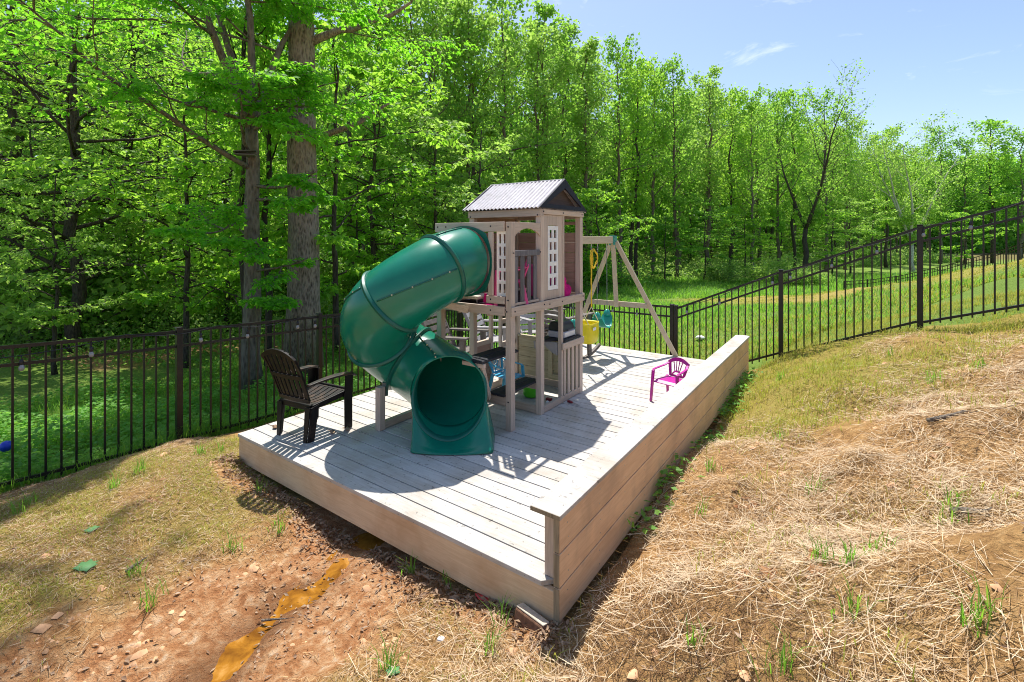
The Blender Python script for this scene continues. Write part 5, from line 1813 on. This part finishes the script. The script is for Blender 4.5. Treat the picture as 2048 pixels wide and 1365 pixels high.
clump = .5 + .5 * np.sin(X * .9 + 1.4 * np.sin(Y * .7)) * np.sin(Y * .8)
zz_ = -1.5 + (topz * (.82 + .18 * clump) + 1.5) * r_.uniform(0, 1, n)
P_ = np.stack([gxw, gyw, zz_], 1)
me = leaf_mesh('far_woods', P_, unit(r_, n), unit(r_, n) + np.array([0, 0, .5]), 1.0 * r_.uniform(.7, 1.3, n), .7, M['leaf_dark'], np.clip(clump * .4 + r_.uniform(0, .6, n), 0, 1))
tag(link('far_woods', me), 'far body of the wood closing the gaps between the trees', 'woods', kind='stuff')


# ------------------------------------------------------------------ grass, straw, litter
def blades(name, x, y, h_, w, mat, seed, lean=.5, rnd=None, z=None):
    """grass blades: two-segment tapering strips"""
    r_ = np.random.RandomState(seed); n = len(x)
    if z is None: z = ground_z(x, y)
    a = r_.uniform(0, 6.28, n); ln = r_.uniform(.15, 1, n) * lean
    d = np.stack([np.cos(a) * ln, np.sin(a) * ln, np.ones(n)], 1)
    s = np.stack([-np.sin(a), np.cos(a), np.zeros(n)], 1)
    p = np.stack([x, y, z - .004], 1)
    m = p + d * (h_ * .55)[:, None]
    d2 = d + np.stack([np.cos(a) * ln, np.sin(a) * ln, -.25 * np.ones(n) - ln * .5], 1)
    t = m + d2 * (h_ * .45)[:, None]
    w = np.broadcast_to(w, (n,))[:, None]
    v = np.stack([p - s * w / 2, p + s * w / 2, m + s * w * .4, m - s * w * .4, t], 1).reshape(-1, 3)
    k = np.arange(n)[:, None] * 5
    loops = np.concatenate([k, k + 1, k + 2, k + 3, k + 3, k + 2, k + 4], 1).ravel()
    starts = (np.arange(n)[:, None] * 7 + np.array([0, 4])).ravel()
    if rnd is None: rnd = r_.uniform(0, 1, n)
    me = np_mesh(name, v, loops, starts, None, M[mat], False, np.repeat(rnd, 5))
    return link(name, me)


def inside_deck(x, y): return (x > -.03) & (x < 3.64) & (y > -.01) & (y < 5.9)


def pick(n, box, seed, dens):
    """rejection sample of ground points by a density function of the cover masks"""
    r_ = np.random.RandomState(seed)
    x = r_.uniform(box[0], box[1], n); y = r_.uniform(box[2], box[3], n)
    g_, m_, s_, w_, p_ = cover_masks(x, y)
    k = (r_.uniform(0, 1, n) < dens(g_, m_, s_, w_, p_, x, y)) & ~inside_deck(x, y)
    return x[k], y[k]


def clumpy(x, y, f=3.0, ph=0.0): return .5 + .5 * np.sin(x * f + ph + 2 * np.sin(y * f * .7)) * np.sin(y * f * 1.1 - ph + 1.5 * np.sin(x * f * .8))


# thin lawn on the left yard and by the sloping fence
x, y = pick(150000, (-2.2, 3.7, -3.0, .35), 1, lambda g_, m_, s_, w_, p_, x, y: g_ * np.clip(clumpy(x, y, 4.3) * 1.5 - .2, .05, 1))
blades('thin_grass', x, y, np.random.RandomState(2).uniform(.015, .055, len(x)), .0032, 'lawn', 3, .9)
tag(bpy.data.objects['thin_grass'], 'thin yellowing grass on the clay yard', 'grass', kind='stuff')
x, y = pick(240000, (3.66, 11.5, -2.5, 8.6), 4, lambda g_, m_, s_, w_, p_, x, y: g_ * np.clip(clumpy(x, y, 3.1) * 1.4 - .1, .08, 1) * 1.0)
blades('slope_grass', x, y, np.random.RandomState(5).uniform(.03, .12, len(x)), .0060, 'lawn', 6, .8)
tag(bpy.data.objects['slope_grass'], 'short yellow green grass on the slope by the fence', 'grass', kind='stuff')
# field beyond the fences
r_ = np.random.RandomState(12); n = 150000
Y = 8.6 + r_.uniform(0, 1, n) ** 1.5 * 30; X = r_.uniform(-.15, 1.15, n) * (Y * 1.05)
xw = CAM.x + RT.x * X + FW.x * Y; yw = CAM.y + RT.y * X + FW.y * Y
g_, m_, s_, w_, p_ = cover_masks(xw, yw)
k = (yw > 6.5) & (r_.uniform(0, 1, n) < g_) & (woods_depth(X, Y) < 1)
xw, yw, Yk, Xk = xw[k], yw[k], Y[k], X[k]
hill = np.clip((Xk + .25 * (Yk - 13) - 8.5) / 2, 0, 1) * (Yk < 24)
h_ = (.05 + .010 * Yk) * r_.uniform(.5, 1.5, len(xw)) * (.55 + .9 * clumpy(xw, yw, .9)) * (1 - .72 * hill)
lush = (hill < .3) & (r_.uniform(0, 1, len(xw)) < np.clip((Yk - 9) / 7, .25, 1))
blades('meadow_grass', xw[lush], yw[lush], h_[lush], .004 + .0009 * Yk[lush], 'lawn_green', 13, .7)
tag(bpy.data.objects['meadow_grass'], 'bright green meadow grass between the back fence and the wood', 'grass', kind='stuff')
blades('dry_meadow_grass', xw[~lush], yw[~lush], h_[~lush] * .7, .004 + .0008 * Yk[~lush], 'lawn', 14, .9)
tag(bpy.data.objects['dry_meadow_grass'], 'dry yellow grass on the crest beyond the sloping fence', 'grass', kind='stuff')
# green verge outside the left fence
r_ = np.random.RandomState(21); n = 60000
x = -1.50 - r_.uniform(0, 1, n) ** 1.4 * 6.0; y = r_.uniform(-3.5, 8.5, n)
blades('verge_grass', x, y, r_.uniform(.06, .30, n) * (.4 + clumpy(x, y, 1.3)), .006, 'lawn_green', 22, .8)
tag(bpy.data.objects['verge_grass'], 'long green grass outside the left fence', 'grass', kind='stuff')
n = 52000
x = -1.62 - r_.uniform(0, 1, n) ** 1.2 * 5.5; y = r_.uniform(-3.5, 8.0, n); cl = clumpy(x, y, 1.9, 1.0)
k = r_.uniform(0, 1, n) < cl * 1.1; x, y, cl = x[k], y[k], cl[k]; n = len(x)
z = ground_z(x, y) + r_.uniform(.03, .36, n) * cl
a = r_.uniform(0, 6.28, n)
me = leaf_mesh('verge_weeds', np.stack([x, y, z], 1), np.stack([np.cos(a), np.sin(a), r_.uniform(-.3, .35, n)], 1), np.array([0, 0, 1.0]) + r_.normal(size=(n, 3)) * .3, r_.uniform(.04, .11, n), .05, M['weed'], r_.uniform(0, 1, n))
tag(link('verge_weeds', me), 'broad leaved weeds filling the ditch outside the left fence', 'weeds', kind='stuff')


# straw lying on the bank
def strips(name, x, y, L_, w, mat, seed, zoff=.01, tilt=.12, rnd=None, curve=.25, ang=None):
    r_ = np.random.RandomState(seed); n = len(x)
    a = r_.uniform(0, math.pi * 2, n) if ang is None else ang
    d = np.stack([np.cos(a), np.sin(a)], 1); s = np.stack([-np.sin(a), np.cos(a)], 1)
    cv = r_.normal(size=n) * curve
    pts = []
    for t in (-.5, 0, .5):
        q_ = np.stack([x, y], 1) + d * (t * L_)[:, None] + s * (cv * (t * t) * L_)[:, None]
        pts.append(q_)
    zc = [ground_z(q_[:, 0], q_[:, 1]) for q_ in pts]
    lift = r_.uniform(.002, zoff, n)
    ti = r_.normal(size=n) * tilt
    v = []
    for i, t in enumerate((-.5, 0, .5)):
        zz_ = np.maximum(zc[i] + .002, zc[1] * .5 + (zc[0] + zc[2]) * .25) + lift + np.maximum(ti * t * L_, -lift)
        tw = r_.uniform(-.5, .5, n) * w
        for sg in (-1, 1):
            q_ = pts[i] + s * (sg * w / 2)[:, None] * (1.0 if i == 1 else .7)
            v.append(np.stack([q_[:, 0], q_[:, 1], zz_ + sg * tw], 1))
    v = np.stack(v, 1).reshape(-1, 3)
    k = np.arange(n)[:, None] * 6
    loops = np.concatenate([k, k + 1, k + 3, k + 2, k + 2, k + 3, k + 5, k + 4], 1).ravel()
    if rnd is None: rnd = r_.uniform(0, 1, n)
    me = np_mesh(name, v, loops, np.arange(2 * n) * 4, None, M[mat], False, np.repeat(rnd, 6))
    return link(name, me)



def near_w(x, y):
    return np.clip(1.6 / (.4 + .30 * np.hypot(x - CAM.x, y - CAM.y)), .15, 1)


def mulch(x, y):
    """a patch of dark rotted mulch in the straw near the camera"""
    return sstep(.75, .25, np.hypot((x - 4.38) * .9, (y + .12) * .9) + .12 * (clumpy(x, y, 6.0) - .5))


x, y = pick(300000, (2.4, 9.5, -2.6, 6.0), 31, lambda g_, m_, s_, w_, p_, x, y: np.clip(np.where(x > 3.62, s_, .45 * (y < -.10) * sstep(2.3, 3.3, x)) * (.45 + .75 * clumpy(x, y, 2.3)) + mulch(x, y), 0, 1) * near_w(x, y))
r_ = np.random.RandomState(32); n = len(x); mu = mulch(x, y)
strips('straw_chaff', x, y, r_.uniform(.012, .075, n), r_.uniform(.0014, .0036, n), 'chaff', 33, .014, .12, np.clip(r_.uniform(0, 1, n) - .75 * mu, 0, 1), .15)
tag(bpy.data.objects['straw_chaff'], 'fine broken chaff and brown mulch on the clay bank', 'straw', kind='stuff')
# bleached stems, lying in loose sheaves with a common direction
x, y = pick(12000, (2.6, 9.0, -2.6, 5.4), 34, lambda g_, m_, s_, w_, p_, x, y: np.where(x > 3.66, s_, .25 * (y < -.15) * sstep(2.6, 3.3, x)) * (.18 + .82 * clumpy(x, y, 1.9, 2.2) ** 1.6) * near_w(x, y) * (1 - .8 * mulch(x, y)))
r_ = np.random.RandomState(35); k = r_.randint(5, 26, len(x))
cx_ = np.repeat(x, k); cy_ = np.repeat(y, k); ca_ = np.repeat(r_.uniform(0, 6.28, len(x)), k); m = len(cx_)
ang = ca_ + r_.normal(size=m) * .55
cx_ = cx_ + r_.normal(size=m) * .07; cy_ = cy_ + r_.normal(size=m) * .07
ok_ = ~inside_deck(cx_, cy_); cx_, cy_, ang = cx_[ok_], cy_[ok_], ang[ok_]; m = len(cx_)
strips('straw', cx_, cy_, np.exp(r_.normal(-2.2, .5, m)).clip(.03, .34), r_.uniform(.0011, .0034, m), 'straw', 36, .030, .13, np.clip(r_.beta(2.2, 1.6, m), 0, 1), .14, ang)
tag(bpy.data.objects['straw'], 'bleached straw stems scattered in loose sheaves over the clay bank', 'straw', kind='stuff')
# bigger clods broken out of the bank
CB = [(1640, 1125, .06), (1530, 1155, .06), (1480, 1000, .04), (1660, 905, .05), (1420, 880, .04), (1580, 1060, .04), (820, 1210, .04), (700, 1130, .04), (520, 1190, .035), (350, 950, .05), (300, 1000, .04)]
r_ = np.random.RandomState(37); vs_ = []; fs_ = []
for px, py, s_ in CB:
    try: p = gp(px, py)
    except Exception: continue
    for q_ in range(r_.randint(3, 7)):
        c_ = np.array([p.x + r_.normal() * s_ * 1.3, p.y + r_.normal() * s_ * 1.3]); ss = s_ * r_.uniform(.25, 1.0)
        zc_ = gz(c_[0], c_[1]); o_ = len(vs_); ph = r_.uniform(0, 6.28)
        for a_ in range(5):
            th = a_ / 4 * 1.75
            for b_ in range(10):
                rr_ = ss * (1 + .28 * math.sin(b_ * 2.1 + ph + a_) + r_.normal() * .20)
                vs_.append((c_[0] + rr_ * math.sin(th) * math.cos(b_ * .628), c_[1] + rr_ * math.sin(th) * math.sin(b_ * .628), zc_ - ss * .15 + rr_ * math.cos(th) * .42))
        fs_ += [(o_ + a_ * 10 + b_, o_ + (a_ + 1) * 10 + b_, o_ + (a_ + 1) * 10 + (b_ + 1) % 10, o_ + a_ * 10 + (b_ + 1) % 10) for a_ in range(4) for b_ in range(10)]
fs_ = np.array(fs_)
tag(link('clay_lumps', np_mesh('clay_lumps', np.array(vs_), fs_.ravel(), np.arange(len(fs_)) * 4, None, M['ground'], True, extra={'mud': np.ones(len(vs_)), 'straw': np.zeros(len(vs_)), 'green': np.zeros(len(vs_)), 'lush': np.zeros(len(vs_)), 'wet': np.zeros(len(vs_)), 'woods': np.zeros(len(vs_)), 'path': np.zeros(len(vs_))})), 'lumps of red clay broken out of the bank', 'clods', kind='stuff')
x, y = pick(60000, (-2, 9, -2.8, 5), 41, lambda g_, m_, s_, w_, p_, x, y: np.clip(.10 + .75 * m_ + .30 * s_ + .12 * g_, 0, 1) * clumpy(x, y, 3.7, 2.0) ** 1.5)
n = len(x); r_ = np.random.RandomState(42); a = r_.uniform(0, 6.28, n)
z = ground_z(x, y) + .006
me = leaf_mesh('leaf_litter', np.stack([x, y, z], 1), np.stack([np.cos(a), np.sin(a), r_.uniform(-.1, .3, n)], 1), np.array([0, 0, 1.0]) + r_.normal(size=(n, 3)) * .4, r_.uniform(.008, .048, n), r_.uniform(.005, .020, n), M['dryleaf'], r_.uniform(0, 1, n), .3)
tag(link('leaf_litter', me), 'dry brown leaves and bark bits littering the mud', 'litter', kind='stuff')
# clods of churned clay
x, y = pick(26000, (-2, 8.5, -2.8, 4.5), 45, lambda g_, m_, s_, w_, p_, x, y: np.clip(.05 + .8 * m_ + .28 * s_, 0, 1) * clumpy(x, y, 5.1, 1.0) ** 2 * (stream_dist(x, y) > .12))
n = len(x); r_ = np.random.RandomState(46); s_ = np.exp(r_.normal(-4.5, .55, n)).clip(.004, .04)
z = ground_z(x, y)
base = np.array([[1, 0, 0], [.5, .87, .1], [-.5, .87, 0], [-1, 0, .1], [-.5, -.87, 0], [.5, -.87, .1], [.1, .05, .75]])
v = base[None] * s_[:, None, None] * r_.uniform(.6, 1.4, (n, 7, 1)); a = r_.uniform(0, 6.28, n)
ca, sa = np.cos(a)[:, None], np.sin(a)[:, None]
v = np.stack([v[..., 0] * ca - v[..., 1] * sa + x[:, None], v[..., 0] * sa + v[..., 1] * ca + y[:, None], v[..., 2] + z[:, None] - .002], 2).reshape(-1, 3)
k = np.arange(n)[:, None] * 7
loops = np.concatenate([np.concatenate([k + i, k + (i + 1) % 6, k + 6], 1) for i in range(6)], 1).ravel()
M['clod'] = plain('clay_clod', (.58, .34, .19), .95, 0, .45, 7, .3, .15)
tag(link('clay_clods', np_mesh('clay_clods', v, loops, np.arange(6 * n) * 3, None, M['clod'], False, np.repeat(r_.uniform(0, 1, n), 7))), 'small clods and crumbs of red clay on the churned mud', 'clods', kind='stuff')
# dark leaf mulch swept against the front of the deck
r_ = np.random.RandomState(48); n = 2400
x = r_.uniform(-.15, 3.7, n); y = -.01 - np.abs(r_.normal(size=n)) * .085 * (.5 + 1.2 * clumpy(x, x * 0, 3.3)); a = r_.uniform(0, 6.28, n)
k_ = stream_dist(x, y) > .10; x, y, a = x[k_], y[k_], a[k_]; n = len(x)
me = leaf_mesh('leaf_mulch', np.stack([x, y, ground_z(x, y) + .004 + r_.uniform(0, .02, n)], 1), np.stack([np.cos(a), np.sin(a), r_.uniform(-.2, .4, n)], 1), np.array([0, 0, 1.0]) + r_.normal(size=(n, 3)) * .5, r_.uniform(.02, .06, n), r_.uniform(.008, .022, n), M['dryleaf'], r_.uniform(0, .9, n), .3)
tag(link('leaf_mulch', me), 'brown leaf mulch swept against the front of the deck', 'litter', kind='stuff')
# straw-coloured thatch in the left lawn
x, y = pick(110000, (-2.2, 3.6, -3.0, .2), 51, lambda g_, m_, s_, w_, p_, x, y: (1 - m_) * (.35 + .5 * clumpy(x, y, 3.1, 4)))
r_ = np.random.RandomState(52)
strips('dry_thatch', x, y, r_.uniform(.02, .08, len(x)), r_.uniform(.0016, .0034, len(x)), 'straw', 53, .012, .15, np.clip(r_.uniform(-.5, .8, len(x)), 0, 1))
tag(bpy.data.objects['dry_thatch'], 'dead straw coloured thatch in the thin lawn', 'straw', kind='stuff')
# tufts of taller blades
tx, ty = [], []
r_ = np.random.RandomState(61)
TUFT = [(1135, 1215), (1160, 1190), (1210, 1100), (1350, 960), (1395, 905), (1440, 810), (1470, 770), (1635, 985), (1640, 1120), (1690, 1130), (1750, 1110), (1400, 1030), (1420, 940),
        (1560, 880), (1900, 1010), (1905, 1045), (1860, 780), (1960, 740), (780, 1340), (980, 1300), (1000, 1240), (520, 985), (280, 945), (230, 975), (440, 905), (400, 910), (560, 1060), (470, 1100), (60, 1010), (30, 1030),
        (300, 1210), (270, 1150), (1385, 1290), (1700, 1230), (1960, 1240), (1560, 1340), (1600, 640), (1560, 760), (1780, 700), (820, 1150), (905, 1170), (640, 1010)]
for px, py in TUFT:
    try: p = gp(px, py)
    except Exception: continue
    k = r_.randint(14, 34)
    tx.append(p.x + r_.normal(size=k) * .028); ty.append(p.y + r_.normal(size=k) * .028)
tx = np.concatenate(tx); ty = np.concatenate(ty); k = ~inside_deck(tx, ty); tx, ty = tx[k], ty[k]
blades('grass_tufts', tx, ty, r_.uniform(.06, .18, len(tx)), .0055, 'lawn_green', 62, .6)
tag(bpy.data.objects['grass_tufts'], 'scattered green tufts in the straw and clay', 'grass', kind='stuff')
# weeds at the foot of the plank wall
P_ = []; 
for i in range(900):
    t = r_.uniform(.9, 5.6); P_.append((3.62 + abs(r_.normal()) * .09, t, 0))
P_ = np.array(P_); cl = clumpy(P_[:, 0] * 0, P_[:, 1], 3.0); P_ = P_[r_.uniform(0, 1, len(P_)) < cl]
P_[:, 2] = ground_z(P_[:, 0], P_[:, 1]) + r_.uniform(.01, .12, len(P_)); n = len(P_)
me = leaf_mesh('wall_weeds', P_, unit(r_, n) * np.array([1, 1, .3]), np.array([0, 0, 1.0]) + r_.normal(size=(n, 3)) * .4, r_.uniform(.03, .09, n), .04, M['weed'], r_.uniform(0, 1, n))
tag(link('wall_weeds', me), 'green weeds along the foot of the plank wall', 'weeds', kind='stuff')
# fallen bits on the deck
DL_ = [((545, 858), 'curled brown leaf on the deck corner left of the black chair'), ((690, 862), 'rust brown leaf at the front leg of the black chair'), ((660, 868), 'dark crumpled leaf on the boards under the black chair')]
for (px, py), lab in DL_:
    p = onz(px, py, 0); b = MB(); s_ = .045
    L_ = [(p.x + (k / 6 - .5) * 2 * s_, p.y + .012 * math.sin(k), .006 + .016 * abs(k / 6 - .5) * 2) for k in range(7)]
    Q_ = [(a_[0] + .01, a_[1] + .05 * math.sin(math.pi * (k + .5) / 7) + .004, a_[2] + .008 * math.sin(k * 2)) for k, a_ in enumerate(L_)]
    b.strip(L_, Q_, .0015)
    tag(b.build('dry_leaf', M['dryleaf'], None, smooth=True), lab, 'leaf', 'dry leaves on the deck')
p = gp(1403, 673) if False else None
# nest box in the forked tree
p = ray(490, 9.2); zb = zat(308, 9.2)
nbx = empty('nest_box', (p.x, p.y, zb), YAW + R(20), 'weathered grey wooden nest platform fixed high on the forked tree', 'nest box')
nbx.scale = (.72, .72, .9)
b = MB(); b.box(-.24, .24, -.12, .12, -.035, -.012); b.build('floor', M['dark_slat'], nbx, world=False, bevel=.003)
b = MB(); b.beam((-.26, 0, .03), (.26, 0, .075), .30, .022); b.build('lid', M['dark_slat'], nbx, world=False, bevel=.003)
b = MB(); b.box(-.20, .18, .10, .118, -.012, .03); b.box(-.01, .05, .118, .42, -.03, .02); b.build('back', M['dark_slat'], nbx, world=False)

# ------------------------------------------------------------------ sky, sun, camera
SUN_EL = R(65.5); SUN_AZ = R(5.7)   # the sun stands ahead of the camera, a little to its left
w = bpy.data.worlds.new('World'); sc.world = w; w.use_nodes = True
nt = w.node_tree; N = nt.nodes; L = nt.links
sky = N.new('ShaderNodeTexSky'); sky.sky_type = 'NISHITA'; sky.sun_disc = False
sky.sun_elevation = SUN_EL; sky.sun_rotation = -(YAW + SUN_AZ) % (2 * math.pi)
sky.altitude = 200; sky.air_density = 1.0; sky.dust_density = 1.2; sky.ozone_density = 1.0
# a few faint wisps of cloud
geo = N.new('ShaderNodeTexCoord'); mp = N.new('ShaderNodeMapping'); mp.inputs['Scale'].default_value = (3.0, 3.0, 9.0)
L.new(geo.outputs['Generated'], mp.inputs[0])
cl = noise(N, L, mp.outputs[0], 2.6, 7, .62, .5)
cr = ramp(N, [(.60, (0, 0, 0)), (.80, (1, 1, 1))]); L.new(cl, cr.inputs[0])
L.new(mixc(N, L, math_(N, L, 'MULTIPLY', cr.outputs[0], .45), sky.outputs[0], (7.0, 7.4, 8.2)), N['Background'].inputs['Color'])
N['Background'].inputs['Strength'].default_value = .068
sd_ = bpy.data.lights.new('sun', 'SUN'); sd_.energy = 2.4; sd_.angle = R(.53); sd_.color = (1.0, .95, .87)
so = bpy.data.objects.new('sun', sd_); col.objects.link(so)
to_sun = (FW * math.cos(SUN_AZ) - RT * math.sin(SUN_AZ)) * math.cos(SUN_EL) + Vector((0, 0, math.sin(SUN_EL)))
so.rotation_euler = to_sun.to_track_quat('Z', 'Y').to_euler(); so.location = (0, 0, 30)

cd = bpy.data.cameras.new('camera'); co = bpy.data.objects.new('camera', cd); col.objects.link(co)
co.location = CAM; co.rotation_euler = (R(90), 0, YAW)
cd.sensor_width = 36; cd.lens = 36 * FPX / 2048
cd.shift_y = -(682.5 - YH) / 2048
cd.clip_start = .05; cd.clip_end = 2000
sc.camera = co
vs = sc.view_settings
vs.view_transform = 'Standard'; vs.look = 'None'; vs.exposure = 1.47; vs.gamma = 1.0
sc.render.engine = 'CYCLES'
sc.cycles.max_bounces = 9; sc.cycles.diffuse_bounces = 6; sc.cycles.transmission_bounces = 5; sc.cycles.transparent_max_bounces = 8
sc.cycles.use_denoising = True
sc.cycles.denoising_prefilter = 'NONE'
sc.cycles.filter_width = 1.0
sc.cycles.sample_clamp_indirect = 6
